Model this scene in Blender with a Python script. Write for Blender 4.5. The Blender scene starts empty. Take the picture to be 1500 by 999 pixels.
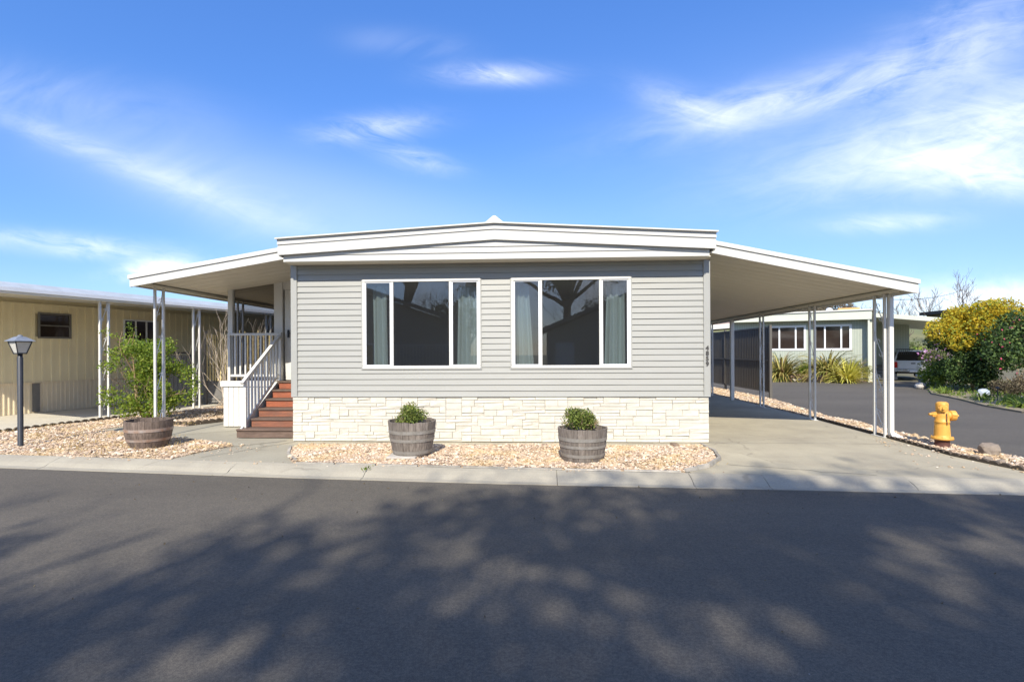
import bpy, math, random
import numpy as np
from mathutils import Vector, Matrix
R = math.radians
scene = bpy.context.scene
COL = scene.collection
rng = random.Random(7)
nrng = np.random.default_rng(11)

# ------------------------------------------------------------------ materials
def newmat(name):
    m = bpy.data.materials.new(name); m.use_nodes = True
    nt = m.node_tree; nt.nodes.clear()
    out = nt.nodes.new('ShaderNodeOutputMaterial')
    b = nt.nodes.new('ShaderNodeBsdfPrincipled')
    nt.links.new(b.outputs[0], out.inputs[0])
    return m, nt, b, out
def setv(sock, v):
    try: sock.default_value = v
    except Exception: sock.default_value = (*v, 1.0)
def col4(c): return (c[0], c[1], c[2], 1.0)
def nd(nt, t, **kw):
    n = nt.nodes.new(t)
    for k, v in kw.items():
        if k.startswith('i_'):
            key = k[2:]
            n.inputs[int(key) if key.isdigit() else key].default_value = v
        else: setattr(n, k, v)
    return n
def noise(nt, vec, scale, detail=4, rough=.55, dist=0):
    n = nd(nt, 'ShaderNodeTexNoise'); n.inputs['Scale'].default_value = scale
    n.inputs['Detail'].default_value = detail; n.inputs['Roughness'].default_value = rough
    n.inputs['Distortion'].default_value = dist
    if vec is not None: nt.links.new(vec, n.inputs['Vector'])
    return n.outputs['Fac']
def ramp(nt, fac, stops, interp='LINEAR'):
    r = nd(nt, 'ShaderNodeValToRGB'); cr = r.color_ramp; cr.interpolation = interp
    while len(cr.elements) < len(stops): cr.elements.new(.5)
    for e, (p, c) in zip(cr.elements, stops):
        e.position = p; e.color = col4(c) if hasattr(c, '__len__') else (c, c, c, 1)
    nt.links.new(fac, r.inputs[0]); return r.outputs[0]
def mix(nt, fac, a, b, mode='MIX'):
    n = nd(nt, 'ShaderNodeMix', data_type='RGBA', blend_type=mode)
    for s, v in ((n.inputs[0], fac), (n.inputs[6], a), (n.inputs[7], b)):
        if hasattr(v, 'default_value') or hasattr(v, 'is_linked'): nt.links.new(v, s)
        elif hasattr(v, '__len__'): s.default_value = col4(v)
        else: s.default_value = v
    return n.outputs[2]
def mth(nt, op, a, b=None, c=None):
    n = nd(nt, 'ShaderNodeMath', operation=op)
    for i, v in enumerate((a, b, c)):
        if v is None: continue
        if hasattr(v, 'is_linked'): nt.links.new(v, n.inputs[i])
        else: n.inputs[i].default_value = v
    return n.outputs[0]
def objco(nt, stretch=(1, 1, 1)):
    t = nd(nt, 'ShaderNodeTexCoord')
    m = nd(nt, 'ShaderNodeMapping'); m.inputs['Scale'].default_value = stretch
    nt.links.new(t.outputs['Object'], m.inputs['Vector']); return m.outputs[0]
def bump(nt, b, h, strength=.3, dist=.01):
    n = nd(nt, 'ShaderNodeBump'); n.inputs['Strength'].default_value = strength
    n.inputs['Distance'].default_value = dist
    nt.links.new(h, n.inputs['Height']); nt.links.new(n.outputs[0], b.inputs['Normal'])
def surf(name, c1, c2=None, scale=6, rough=.6, stretch=(1, 1, 1), bmp=0, bscale=None, metal=0, island=0, detail=5, spec=None, dirt=None):
    """painted / worn surface: two tones by noise, optional grime and per-piece variation"""
    m, nt, b, out = newmat(name)
    v = objco(nt, stretch)
    f = noise(nt, v, scale, detail, .6)
    c = ramp(nt, f, [(.3, c1), (.72, c2 or tuple(x * .86 for x in c1))])
    if dirt:
        g = ramp(nt, noise(nt, objco(nt, (1, 1, .35)), 2.3, 7, .7), [(.52, 0.), (.8, 1.)])
        c = mix(nt, mth(nt, 'MULTIPLY', g, dirt[0]), c, dirt[1])
    if island:
        geo = nd(nt, 'ShaderNodeNewGeometry')
        h = nd(nt, 'ShaderNodeHueSaturation')
        nt.links.new(mth(nt, 'MULTIPLY_ADD', geo.outputs['Random Per Island'], island * 2, 1 - island), h.inputs['Value'])
        nt.links.new(c, h.inputs['Color']); c = h.outputs[0]
    nt.links.new(c, b.inputs['Base Color'])
    b.inputs['Roughness'].default_value = rough; b.inputs['Metallic'].default_value = metal
    if spec is not None: b.inputs['Specular IOR Level'].default_value = spec
    if bmp: bump(nt, b, noise(nt, v, bscale or scale * 4, 6, .6), bmp, .01)
    return m
def leafmat(name, stops, trans=.35, rough=.55):
    """leaves: colour by leaf, a share of the light passes through"""
    m, nt, b, out = newmat(name)
    geo = nd(nt, 'ShaderNodeNewGeometry')
    c = ramp(nt, geo.outputs['Random Per Island'], stops)
    nt.links.new(c, b.inputs['Base Color']); b.inputs['Roughness'].default_value = rough
    b.inputs['Specular IOR Level'].default_value = .25
    t = nd(nt, 'ShaderNodeBsdfTranslucent')
    hs = nd(nt, 'ShaderNodeHueSaturation'); hs.inputs['Value'].default_value = 1.5; hs.inputs['Hue'].default_value = .485
    nt.links.new(c, hs.inputs['Color']); nt.links.new(hs.outputs[0], t.inputs[0])
    ms = nd(nt, 'ShaderNodeMixShader'); ms.inputs[0].default_value = trans
    nt.links.new(b.outputs[0], ms.inputs[1]); nt.links.new(t.outputs[0], ms.inputs[2])
    nt.links.new(ms.outputs[0], out.inputs[0]); return m

M = {}
M['white'] = surf('white_paint', (.66, .65, .605), (.62, .61, .56), 3, .45, dirt=(.12, (.5, .46, .38)))
M['fascia'] = surf('white_fascia_metal', (.61, .60, .55), (.59, .58, .53), 2, .4, stretch=(.4, 1, 1))
M['ceiling'] = surf('offwhite_roof_pan', (.70, .66, .55), (.66, .62, .51), 1.5, .5, stretch=(.3, 1, 1))
M['siding'] = surf('grey_vinyl_siding', (.336, .335, .302), (.316, .315, .284), 2.2, .5, stretch=(.5, 1, 2), bmp=.06, bscale=60)
M['trim'] = surf('grey_corner_trim', (.35, .35, .32), (.33, .33, .30), 4, .5)
M['stone'] = surf('painted_ledge_stone', (.585, .56, .48), (.52, .49, .41), 9, .75, bmp=.5, bscale=26, island=.045, dirt=(.22, (.55, .47, .33)))
M['pot_soil'] = surf('dark_soil', (.05, .035, .022), (.03, .02, .012), 20, .95, bmp=.8)
M['interior'] = surf('interior_wall', (.62, .60, .56), (.58, .56, .52), 1, .9)
M['curtain'] = surf('teal_curtain', (.56, .66, .68), (.50, .60, .62), 5, .85, stretch=(4, 4, .5))
M['number'] = surf('dark_house_number', (.06, .055, .05), None, 10, .5)
M['redwood'] = surf('stained_redwood_boards', (.40, .12, .055), (.20, .06, .028), 7, .6, stretch=(.5, 3, 7), bmp=.3, island=.18, dirt=(.6, (.10, .055, .04)))
M['redwood_worn'] = surf('sun_worn_redwood_boards', (.30, .115, .06), (.14, .06, .04), 7, .7, stretch=(.5, 3, 7), bmp=.3, island=.15, dirt=(.7, (.11, .08, .06)))
M['greywood'] = surf('weathered_tread_boards', (.17, .115, .085), (.09, .06, .045), 8, .8, stretch=(.6, 4, 4), bmp=.4, island=.15)
M['barrel_grey'] = surf('weathered_grey_oak', (.25, .215, .18), (.11, .09, .075), 13, .85, stretch=(2.6, 2.6, .5), bmp=.6, bscale=30, island=.22)
M['barrel_brown'] = surf('weathered_brown_oak', (.205, .155, .122), (.085, .062, .048), 11, .85, stretch=(2.6, 2.6, .5), bmp=.6, bscale=30, island=.22)
M['hoop'] = surf('galvanised_hoop', (.33, .31, .28), (.22, .20, .17), 9, .55, metal=.25)
M['hoop_rust'] = surf('rusting_hoop', (.36, .32, .29), (.30, .17, .10), 7, .65, metal=.15)
M['hydrant'] = surf('yellow_hydrant_paint', (.72, .38, .07), (.62, .31, .05), 7, .5, bmp=.15, bscale=40, dirt=(.6, (.40, .19, .05)))
M['hydrant_rust'] = surf('rust_brown_spool', (.13, .05, .035), (.07, .03, .025), 14, .8, bmp=.4)
M['black_metal'] = surf('black_metal', (.035, .035, .038), (.025, .025, .028), 8, .45)
M['post_grey'] = surf('dark_grey_lamp_post', (.042, .044, .050), (.03, .032, .036), 6, .42)
M['lantern_roof'] = surf('grey_blue_lantern_metal', (.30, .33, .36), (.22, .24, .27), 12, .45, metal=.3)
M['frosted'] = surf('frosted_lamp_glass', (.62, .60, .53), (.50, .49, .43), 5, .3)
M['beige'] = surf('beige_ribbed_siding', (.80, .70, .45), (.75, .65, .42), 1.6, .6, dirt=(.12, (.3, .24, .14)))
M['beige_light'] = surf('cream_ribbed_skirt', (.80, .69, .49), (.74, .63, .45), 1.6, .6, dirt=(.18, (.35, .3, .2)))
M['gutter'] = surf('white_gutter', (.78, .79, .79), (.72, .73, .73), 2, .45)
M['roof_grey'] = surf('grey_blue_roof_edge', (.42, .46, .49), (.34, .37, .39), 3, .6)
M['darkroom'] = surf('dark_recess', (.03, .03, .03), None, 3, .8)
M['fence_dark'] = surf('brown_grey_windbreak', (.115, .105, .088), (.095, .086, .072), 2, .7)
M['bamboo'] = surf('dry_reed_slats', (.66, .54, .26), (.50, .39, .17), 12, .8, stretch=(1, 1, .3), island=.2)
M['grey_panel'] = surf('grey_weathered_panel', (.19, .18, .165), (.14, .135, .12), 3, .8)
M['sage'] = surf('sage_green_siding', (.37, .405, .335), (.34, .375, .31), 1.5, .6)
M['sage_light'] = surf('pale_sage_trim', (.56, .58, .48), (.52, .54, .45), 2, .55)
M['pinkroof'] = surf('tan_pink_roof', (.50, .34, .25), (.43, .29, .21), 4, .8)
M['orange'] = surf('tan_orange_cooler', (.62, .36, .13), (.54, .31, .11), 5, .6)
M['brown_house'] = surf('brown_siding', (.12, .095, .07), None, 4, .8)
M['silver'] = surf('silver_car_paint', (.60, .62, .64), (.57, .59, .61), 4, .28, metal=.35)
M['chrome'] = surf('bumper_chrome', (.7, .7, .7), None, 5, .25, metal=.8)
M['tyre'] = surf('tyre_rubber', (.02, .02, .02), None, 10, .85)
M['carglass'] = surf('dark_car_glass', (.012, .012, .014), None, 5, .08)
M['red_lamp'] = surf('red_tail_lamp', (.45, .02, .015), None, 5, .2)
M['white_plate'] = surf('pale_plate', (.65, .66, .68), None, 5, .4)
M['rock'] = surf('grey_brown_boulder', (.30, .24, .18), (.15, .125, .10), 8, .9, bmp=.9, bscale=18)
M['brick'] = surf('pinkish_wall_block', (.50, .33, .24), (.42, .27, .19), 8, .85, bmp=.3)
M['bark'] = surf('grey_bark', (.19, .155, .12), (.09, .07, .055), 9, .95, stretch=(3, 3, .6), bmp=.7)
M['bark_pale'] = surf('pale_twig_bark', (.56, .48, .38), (.38, .31, .24), 9, .9, stretch=(3, 3, .6))
M['shrub_bark'] = surf('tan_shrub_bark', (.40, .29, .17), (.22, .15, .08), 12, .9, stretch=(3, 3, .6))
M['edging'] = surf('dark_scalloped_edging', (.10, .075, .05), (.05, .04, .03), 14, .9, bmp=.4)
M['edging_grey'] = surf('grey_block_edging', (.42, .385, .32), (.24, .22, .185), 9, .9, bmp=.5, island=.25)
M['pale_plastic'] = surf('pale_blue_white_plastic', (.42, .47, .52), (.34, .38, .43), 3, .5)
M['wire'] = surf('black_cable', (.02, .02, .022), None, 3, .7)
M['paver'] = surf('pale_paver', (.50, .46, .40), (.38, .35, .30), 14, .9, bmp=.4)
M['far_house'] = surf('taupe_house_siding', (.36, .32, .26), (.31, .28, .23), 2, .8)
M['far_roof'] = surf('brown_shingle_roof', (.26, .22, .19), (.16, .135, .115), 14, .9, bmp=.5)
M['leaf_shrub'] = leafmat('shrub_leaf', [(0, (.06, .115, .016)), (.4, (.15, .235, .028)), (.8, (.26, .34, .045)), (1, (.36, .40, .08))], .4)
M['leaf_box'] = leafmat('boxwood_leaf', [(0, (.05, .075, .018)), (.5, (.14, .19, .035)), (.85, (.27, .32, .07)), (1, (.20, .14, .09))], .25)
M['leaf_yellow'] = leafmat('golden_leaf', [(0, (.44, .30, .02)), (.4, (.54, .42, .03)), (.7, (.46, .43, .05)), (1, (.20, .27, .045))], .35)
M['leaf_dark'] = leafmat('dark_evergreen_leaf', [(0, (.018, .036, .012)), (.5, (.048, .088, .022)), (.85, (.11, .175, .04)), (1, (.19, .26, .07))], .2)
M['leaf_olive'] = leafmat('olive_leaf', [(0, (.05, .07, .02)), (.5, (.12, .15, .045)), (1, (.22, .23, .09))], .3)
M['leaf_brown'] = leafmat('brown_winter_leaf', [(0, (.09, .07, .045)), (.6, (.16, .13, .08)), (1, (.22, .19, .11))], .3)
M['leaf_shade'] = leafmat('oak_leaf', [(0, (.03, .05, .015)), (1, (.09, .12, .04))], .12)
M['flower_pink'] = leafmat('mauve_blossom', [(0, (.48, .22, .42)), (.6, (.60, .34, .52)), (1, (.72, .52, .66))], .35)
M['flower_red'] = leafmat('camellia_blossom', [(0, (.50, .04, .10)), (1, (.62, .12, .2))], .3)
M['flax_striped'] = leafmat('bronze_flax_blade', [(0, (.07, .09, .025)), (.4, (.20, .20, .05)), (.8, (.48, .40, .12)), (1, (.17, .10, .05))], .25)
M['flax_yellow'] = leafmat('yellow_flax_blade', [(0, (.42, .42, .06)), (.6, (.66, .62, .12)), (1, (.74, .72, .26))], .3)
M['grass'] = leafmat('weed_leaf', [(0, (.06, .11, .02)), (.5, (.15, .22, .03)), (1, (.28, .31, .07))], .35)
M['straw'] = leafmat('dry_straw', [(0, (.45, .32, .11)), (1, (.60, .47, .20))], .25)

def m_gravel():
    m, nt, b, out = newmat('pink_tan_gravel')
    geo = nd(nt, 'ShaderNodeNewGeometry')
    c = ramp(nt, geo.outputs['Random Per Island'], [(0, (.13, .095, .07)), (.16, (.33, .23, .16)), (.4, (.50, .385, .265)), (.62, (.53, .375, .25)), (.8, (.61, .50, .365)), (1, (.74, .66, .54))])
    p = ramp(nt, noise(nt, objco(nt), 1.7, 5, .6), [(.47, 0.), (.66, 1.)])
    c = mix(nt, mth(nt, 'MULTIPLY', p, .45), c, (.58, .40, .16))
    nt.links.new(c, b.inputs['Base Color']); b.inputs['Roughness'].default_value = .85
    return m
M['gravel'] = m_gravel()
def m_gravelbase():
    m, nt, b, out = newmat('gravel_bed_base')
    v = objco(nt)
    vo = nd(nt, 'ShaderNodeTexVoronoi'); vo.inputs['Scale'].default_value = 34
    nt.links.new(v, vo.inputs['Vector'])
    c = ramp(nt, vo.outputs['Color'], [(0, (.20, .15, .11)), (.35, (.48, .36, .25)), (.7, (.62, .47, .33)), (1, (.74, .64, .50))])
    p = ramp(nt, noise(nt, v, 1.7, 5, .6), [(.47, 0.), (.66, 1.)])
    c = mix(nt, mth(nt, 'MULTIPLY', p, .5), c, (.50, .34, .13))
    nt.links.new(c, b.inputs['Base Color']); b.inputs['Roughness'].default_value = .9
    bump(nt, b, vo.outputs['Distance'], .9, .02); return m
M['gravel_base'] = m_gravelbase()
def m_asphalt():
    m, nt, b, out = newmat('asphalt')
    v = objco(nt)
    big = noise(nt, objco(nt, (.35, 1, 1)), .5, 5, .6)
    c = ramp(nt, big, [(.3, (.092, .082, .066)), (.7, (.126, .112, .090))])
    fine = noise(nt, v, 190, 3, .7)
    c = mix(nt, .75, c, ramp(nt, fine, [(.3, (.35, .35, .36)), (.5, (1., 1., 1.)), (.72, (1.75, 1.72, 1.65))]), 'MULTIPLY')
    c = mix(nt, .5, c, ramp(nt, noise(nt, v, 48, 2, .8), [(.36, (.62, .62, .63)), (.5, (1., 1., 1.)), (.66, (1.5, 1.48, 1.42))]), 'MULTIPLY')
    mid = noise(nt, v, 9, 6, .7)
    c = mix(nt, .6, c, ramp(nt, mid, [(.3, (.82, .82, .83)), (.7, (1.12, 1.11, 1.08))]), 'MULTIPLY')
    vo = nd(nt, 'ShaderNodeTexVoronoi'); vo.inputs['Scale'].default_value = 5.5
    nt.links.new(v, vo.inputs['Vector'])
    speck = ramp(nt, vo.outputs['Distance'], [(.012, 1.), (.028, 0.)])
    pick = nd(nt, 'ShaderNodeSeparateColor'); nt.links.new(vo.outputs['Color'], pick.inputs[0])
    sel = mth(nt, 'GREATER_THAN', pick.outputs[0], .72)
    c = mix(nt, mth(nt, 'MULTIPLY', mth(nt, 'MULTIPLY', speck, sel), .8), c, (.42, .40, .36))
    nt.links.new(c, b.inputs['Base Color']); b.inputs['Roughness'].default_value = .82
    b.inputs['Specular IOR Level'].default_value = .35
    bump(nt, b, fine, .35, .006); return m
M['asphalt'] = m_asphalt()
def m_concrete(name, c1, c2, crack=1., cscale=.55):
    m, nt, b, out = newmat(name)
    v = objco(nt)
    c = ramp(nt, noise(nt, v, .9, 7, .65), [(.28, c2), (.7, c1)])
    c = mix(nt, .7, c, ramp(nt, noise(nt, v, 60, 3, .7), [(.3, (.82, .82, .82)), (.7, (1.1, 1.1, 1.1))]), 'MULTIPLY')
    st = ramp(nt, noise(nt, objco(nt, (1.6, .5, 1)), 2.6, 6, .7), [(.55, 0.), (.78, 1.)])
    c = mix(nt, mth(nt, 'MULTIPLY', st, .35), c, (.26, .22, .17))
    # hairline cracks with a shape of their own
    nz = nd(nt, 'ShaderNodeTexNoise'); nz.inputs['Scale'].default_value = 1.4; nz.inputs['Detail'].default_value = 5
    nt.links.new(v, nz.inputs['Vector'])
    wv = nd(nt, 'ShaderNodeVectorMath', operation='MULTIPLY_ADD')
    nt.links.new(nz.outputs['Color'], wv.inputs[0]); wv.inputs[1].default_value = (.7, .7, 0)
    nt.links.new(v, wv.inputs[2])
    vo = nd(nt, 'ShaderNodeTexVoronoi', feature='DISTANCE_TO_EDGE'); vo.inputs['Scale'].default_value = cscale
    nt.links.new(wv.outputs[0], vo.inputs['Vector'])
    cr = ramp(nt, vo.outputs['Distance'], [(.003, 1.), (.008, 0.)])
    msk = ramp(nt, noise(nt, v, .8, 3), [(.47, 0.), (.55, 1.)])
    c = mix(nt, mth(nt, 'MULTIPLY', mth(nt, 'MULTIPLY', cr, msk), .65 * crack), c, (.09, .075, .055))
    nt.links.new(c, b.inputs['Base Color']); b.inputs['Roughness'].default_value = .88
    bump(nt, b, noise(nt, v, 70, 4, .7), .25, .006); return m
M['concrete'] = m_concrete('driveway_concrete', (.455, .405, .285), (.31, .272, .195), .45)
M['kerb'] = m_concrete('kerb_concrete', (.40, .365, .28), (.30, .27, .21), .5, .35)
M['walk'] = m_concrete('walkway_concrete', (.38, .35, .265), (.29, .265, .20), .45, .7)
M['pale_concrete'] = m_concrete('pale_driveway_concrete', (.60, .55, .44), (.50, .46, .37), .4, .6)  # made lighter than the other slabs to bounce light onto the beige wall
M['terrain'] = surf('dry_ground', (.17, .14, .085), (.11, .11, .05), .25, .95, bmp=.3, bscale=4)
M['hill'] = surf('scrubby_hillside', (.20, .19, .085), (.10, .125, .05), .12, .95, detail=8, bmp=.6, bscale=1.5)
M['island'] = surf('island_soil', (.30, .24, .17), (.17, .16, .07), 1.2, .95, detail=8, bmp=.6, bscale=14)

def m_glass():
    m, nt, b, out = newmat('window_glass')
    nt.nodes.remove(b)
    t = nd(nt, 'ShaderNodeBsdfTransparent'); t.inputs[0].default_value = (.80, .84, .83, 1)
    g = nd(nt, 'ShaderNodeBsdfGlossy'); g.inputs['Roughness'].default_value = 0.0
    g.inputs['Color'].default_value = (.95, .97, 1, 1)
    f = nd(nt, 'ShaderNodeFresnel'); f.inputs['IOR'].default_value = 1.5
    fac = mth(nt, 'MULTIPLY', f.outputs[0], 2.4)
    s = nd(nt, 'ShaderNodeMixShader'); nt.links.new(fac, s.inputs[0])
    nt.links.new(t.outputs[0], s.inputs[1]); nt.links.new(g.outputs[0], s.inputs[2])
    d = nd(nt, 'ShaderNodeBsdfDiffuse'); d.inputs[0].default_value = (.62, .62, .60, 1)      # a pale dusty film, added to lift the dark panes
    s2 = nd(nt, 'ShaderNodeMixShader'); s2.inputs[0].default_value = .016
    nt.links.new(s.outputs[0], s2.inputs[1]); nt.links.new(d.outputs[0], s2.inputs[2])
    nt.links.new(s2.outputs[0], out.inputs[0]); return m
M['glass'] = m_glass()
def m_screen(name, dens, c):
    m, nt, b, out = newmat(name)
    nt.nodes.remove(b)
    t = nd(nt, 'ShaderNodeBsdfTransparent')
    d = nd(nt, 'ShaderNodeBsdfDiffuse'); d.inputs[0].default_value = col4(c)
    s = nd(nt, 'ShaderNodeMixShader'); s.inputs[0].default_value = dens
    nt.links.new(t.outputs[0], s.inputs[1]); nt.links.new(d.outputs[0], s.inputs[2])
    nt.links.new(s.outputs[0], out.inputs[0]); return m
M['insect'] = m_screen('insect_screen_mesh', .24, (.12, .12, .125))
M['porch_screen'] = m_screen('dark_porch_mesh', .66, (.045, .042, .038))
def m_farglass(name, c, rough=.05):
    return surf(name, c, None, 3, rough)
M['glass_brown'] = m_farglass('dark_tinted_glass', (.035, .025, .02))

# ------------------------------------------------------------------ mesh builder
class MB:
    def __init__(s): s.v = []; s.f = []
    def add(s, vs, fs):
        o = len(s.v); s.v += [tuple(p) for p in vs]; s.f += [tuple(i + o for i in f) for f in fs]; return s
    def box(s, x0, x1, y0, y1, z0, z1):
        return s.add([(x0, y0, z0), (x1, y0, z0), (x1, y1, z0), (x0, y1, z0), (x0, y0, z1), (x1, y0, z1), (x1, y1, z1), (x0, y1, z1)],
                     [(0, 3, 2, 1), (4, 5, 6, 7), (0, 1, 5, 4), (1, 2, 6, 5), (2, 3, 7, 6), (3, 0, 4, 7)])
    def bbox(s, x0, x1, y0, y1, z0, z1, b=.01):
        """box with chamfered edges"""
        xs, ys, zs = (x0, x1), (y0, y1), (z0, z1); vs = []; idx = {}
        for i in (0, 1):
            for j in (0, 1):
                for k in (0, 1):
                    c = (xs[i], ys[j], zs[k]); d = (b if i == 0 else -b, b if j == 0 else -b, b if k == 0 else -b)
                    for a in range(3):
                        p = [c[t] + (0 if t == a else d[t]) for t in range(3)]
                        idx[i, j, k, a] = len(vs); vs.append(p)
        g = lambda i, j, k, a: idx[i, j, k, a]
        fs = []
        for i in (0, 1): fs.append([g(i, 0, 0, 0), g(i, 1, 0, 0), g(i, 1, 1, 0), g(i, 0, 1, 0)][::(1 if i else -1)])
        for j in (0, 1): fs.append([g(0, j, 0, 1), g(0, j, 1, 1), g(1, j, 1, 1), g(1, j, 0, 1)][::(1 if j else -1)])
        for k in (0, 1): fs.append([g(0, 0, k, 2), g(1, 0, k, 2), g(1, 1, k, 2), g(0, 1, k, 2)][::(1 if k else -1)])
        for i in (0, 1):
            for j in (0, 1): fs.append([g(i, j, 0, 0), g(i, j, 1, 0), g(i, j, 1, 1), g(i, j, 0, 1)])
            for k in (0, 1): fs.append([g(i, 0, k, 0), g(i, 1, k, 0), g(i, 1, k, 2), g(i, 0, k, 2)])
        for j in (0, 1):
            for k in (0, 1): fs.append([g(0, j, k, 1), g(1, j, k, 1), g(1, j, k, 2), g(0, j, k, 2)])
        for i in (0, 1):
            for j in (0, 1):
                for k in (0, 1): fs.append([g(i, j, k, 0), g(i, j, k, 1), g(i, j, k, 2)])
        return s.add(vs, fs)
    def hexa(s, p):  # eight corners: four below, four above
        return s.add(p, [(0, 3, 2, 1), (4, 5, 6, 7), (0, 1, 5, 4), (1, 2, 6, 5), (2, 3, 7, 6), (3, 0, 4, 7)])
    def prism(s, poly, a0, a1, axis='z'):
        n = len(poly)
        f = {'z': lambda p, a: (p[0], p[1], a), 'y': lambda p, a: (p[0], a, p[1]), 'x': lambda p, a: (a, p[0], p[1])}[axis]
        vs = [f(p, a0) for p in poly] + [f(p, a1) for p in poly]
        fs = [tuple(range(n - 1, -1, -1)), tuple(range(n, 2 * n))] + [(i, (i + 1) % n, n + (i + 1) % n, n + i) for i in range(n)]
        return s.add(vs, fs)
    def tube(s, pts, r, n=8, cap=True):
        pts = [Vector(p) for p in pts]; m = len(pts); rs = list(r) if hasattr(r, '__len__') else [r] * m
        vs = []; up = Vector((0, 0, 1)); prev = None
        for i, p in enumerate(pts):
            d = (pts[min(i + 1, m - 1)] - pts[max(i - 1, 0)])
            if d.length < 1e-9: d = Vector((0, 0, 1))
            d.normalize()
            if prev is None:
                u = d.cross(up) if abs(d.dot(up)) < .95 else d.cross(Vector((1, 0, 0)))
            else:
                u = prev - d * prev.dot(d)
                if u.length < 1e-6: u = d.cross(up)
            u.normalize(); w = d.cross(u); prev = u
            for k in range(n):
                a = 2 * math.pi * k / n
                vs.append(p + (u * math.cos(a) + w * math.sin(a)) * rs[i])
        fs = [(i * n + k, i * n + (k + 1) % n, (i + 1) * n + (k + 1) % n, (i + 1) * n + k) for i in range(m - 1) for k in range(n)]
        if cap: fs += [tuple(range(n - 1, -1, -1)), tuple((m - 1) * n + k for k in range(n))]
        return s.add(vs, fs)
    def lathe(s, prof, c=(0, 0, 0), n=24, mat=None, closed_top=True, closed_bot=True):
        vs = []
        for r, z in prof:
            for k in range(n):
                a = 2 * math.pi * k / n; p = Vector((r * math.cos(a), r * math.sin(a), z))
                if mat: p = mat @ p
                vs.append(p + Vector(c))
        m = len(prof)
        fs = [(i * n + k, i * n + (k + 1) % n, (i + 1) * n + (k + 1) % n, (i + 1) * n + k) for i in range(m - 1) for k in range(n)]
        if closed_bot: fs.append(tuple(range(n - 1, -1, -1)))
        if closed_top: fs.append(tuple((m - 1) * n + k for k in range(n)))
        return s.add(vs, fs)
    def np(s, V, F):
        return s.add([tuple(p) for p in V.tolist()], [tuple(f) for f in F.tolist()])
    def build(s, name, mat, parent=None, smooth=False):
        me = bpy.data.meshes.new(name)
        vs = s.v
        if parent is not None:
            inv = wm(parent).inverted()
            if inv != Matrix.Identity(4): vs = [inv @ Vector(p) for p in vs]
        me.from_pydata(vs, [], s.f); me.update()
        me.materials.append(mat if not isinstance(mat, str) else M[mat])
        if smooth: me.polygons.foreach_set('use_smooth', [True] * len(me.polygons))
        o = bpy.data.objects.new(name, me); COL.objects.link(o)
        if parent is not None: o.parent = parent
        return o
def wm(o):
    m = o.matrix_basis.copy()
    while o.parent is not None:
        o = o.parent; m = o.matrix_basis @ m
    return m
def tag(o, label=None, cat=None, group=None, kind=None):
    if label: o['label'] = label
    if cat: o['category'] = cat
    if group: o['group'] = group
    if kind: o['kind'] = kind
    return o
def thing(name, label, cat, loc=(0, 0, 0), rz=0, group=None):
    o = bpy.data.objects.new(name, None); COL.objects.link(o); o.empty_display_size = .1
    o.location = loc; o.rotation_euler = (0, 0, rz); o.matrix_basis = Matrix.Translation(loc) @ Matrix.Rotation(rz, 4, 'Z')
    return tag(o, label, cat, group)
def copy_tree(o, parent=None):
    c = o.copy(); COL.objects.link(c); c.parent = parent
    for ch in [x for x in o.children]: copy_tree(ch, c)
    return c
def place(o, loc, rz=0):
    o.matrix_basis = Matrix.Translation(loc) @ Matrix.Rotation(rz, 4, 'Z')

# leaves: many small folded blades as one numpy mesh
def leaf_arrays(P, size, aspect=.5, rg=nrng, up=.25, D=None):
    n = len(P)
    a = rg.normal(size=(n, 3)); a[:, 2] += up
    if D is not None: a = a * .55 + D
    a /= np.linalg.norm(a, axis=1)[:, None]
    b = rg.normal(size=(n, 3)); b -= a * (a * b).sum(1)[:, None]; b /= np.linalg.norm(b, axis=1)[:, None]
    L = size * rg.uniform(.6, 1.35, (n, 1)); W = L * aspect
    c = np.cross(a, b)
    V = np.stack([P, P + a * L * .5 + b * W * .5 + c * W * .12, P + a * L, P + a * L * .5 - b * W * .5 + c * W * .12], 1).reshape(-1, 3)
    F = np.arange(4 * n).reshape(n, 4)
    return V, F
def leaves(P, size, aspect=.5, rg=nrng, up=.25, D=None):
    V, F = leaf_arrays(np.asarray(P, float), size, aspect, rg, up, D); return MB().np(V, F)
def ball_points(n, c, r, rg=nrng, shell=.35):
    d = rg.normal(size=(n, 3)); d /= np.linalg.norm(d, axis=1)[:, None]
    t = rg.uniform(shell, 1, (n, 1)) ** .6
    return np.asarray(c) + d * t * np.asarray(r)
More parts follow.
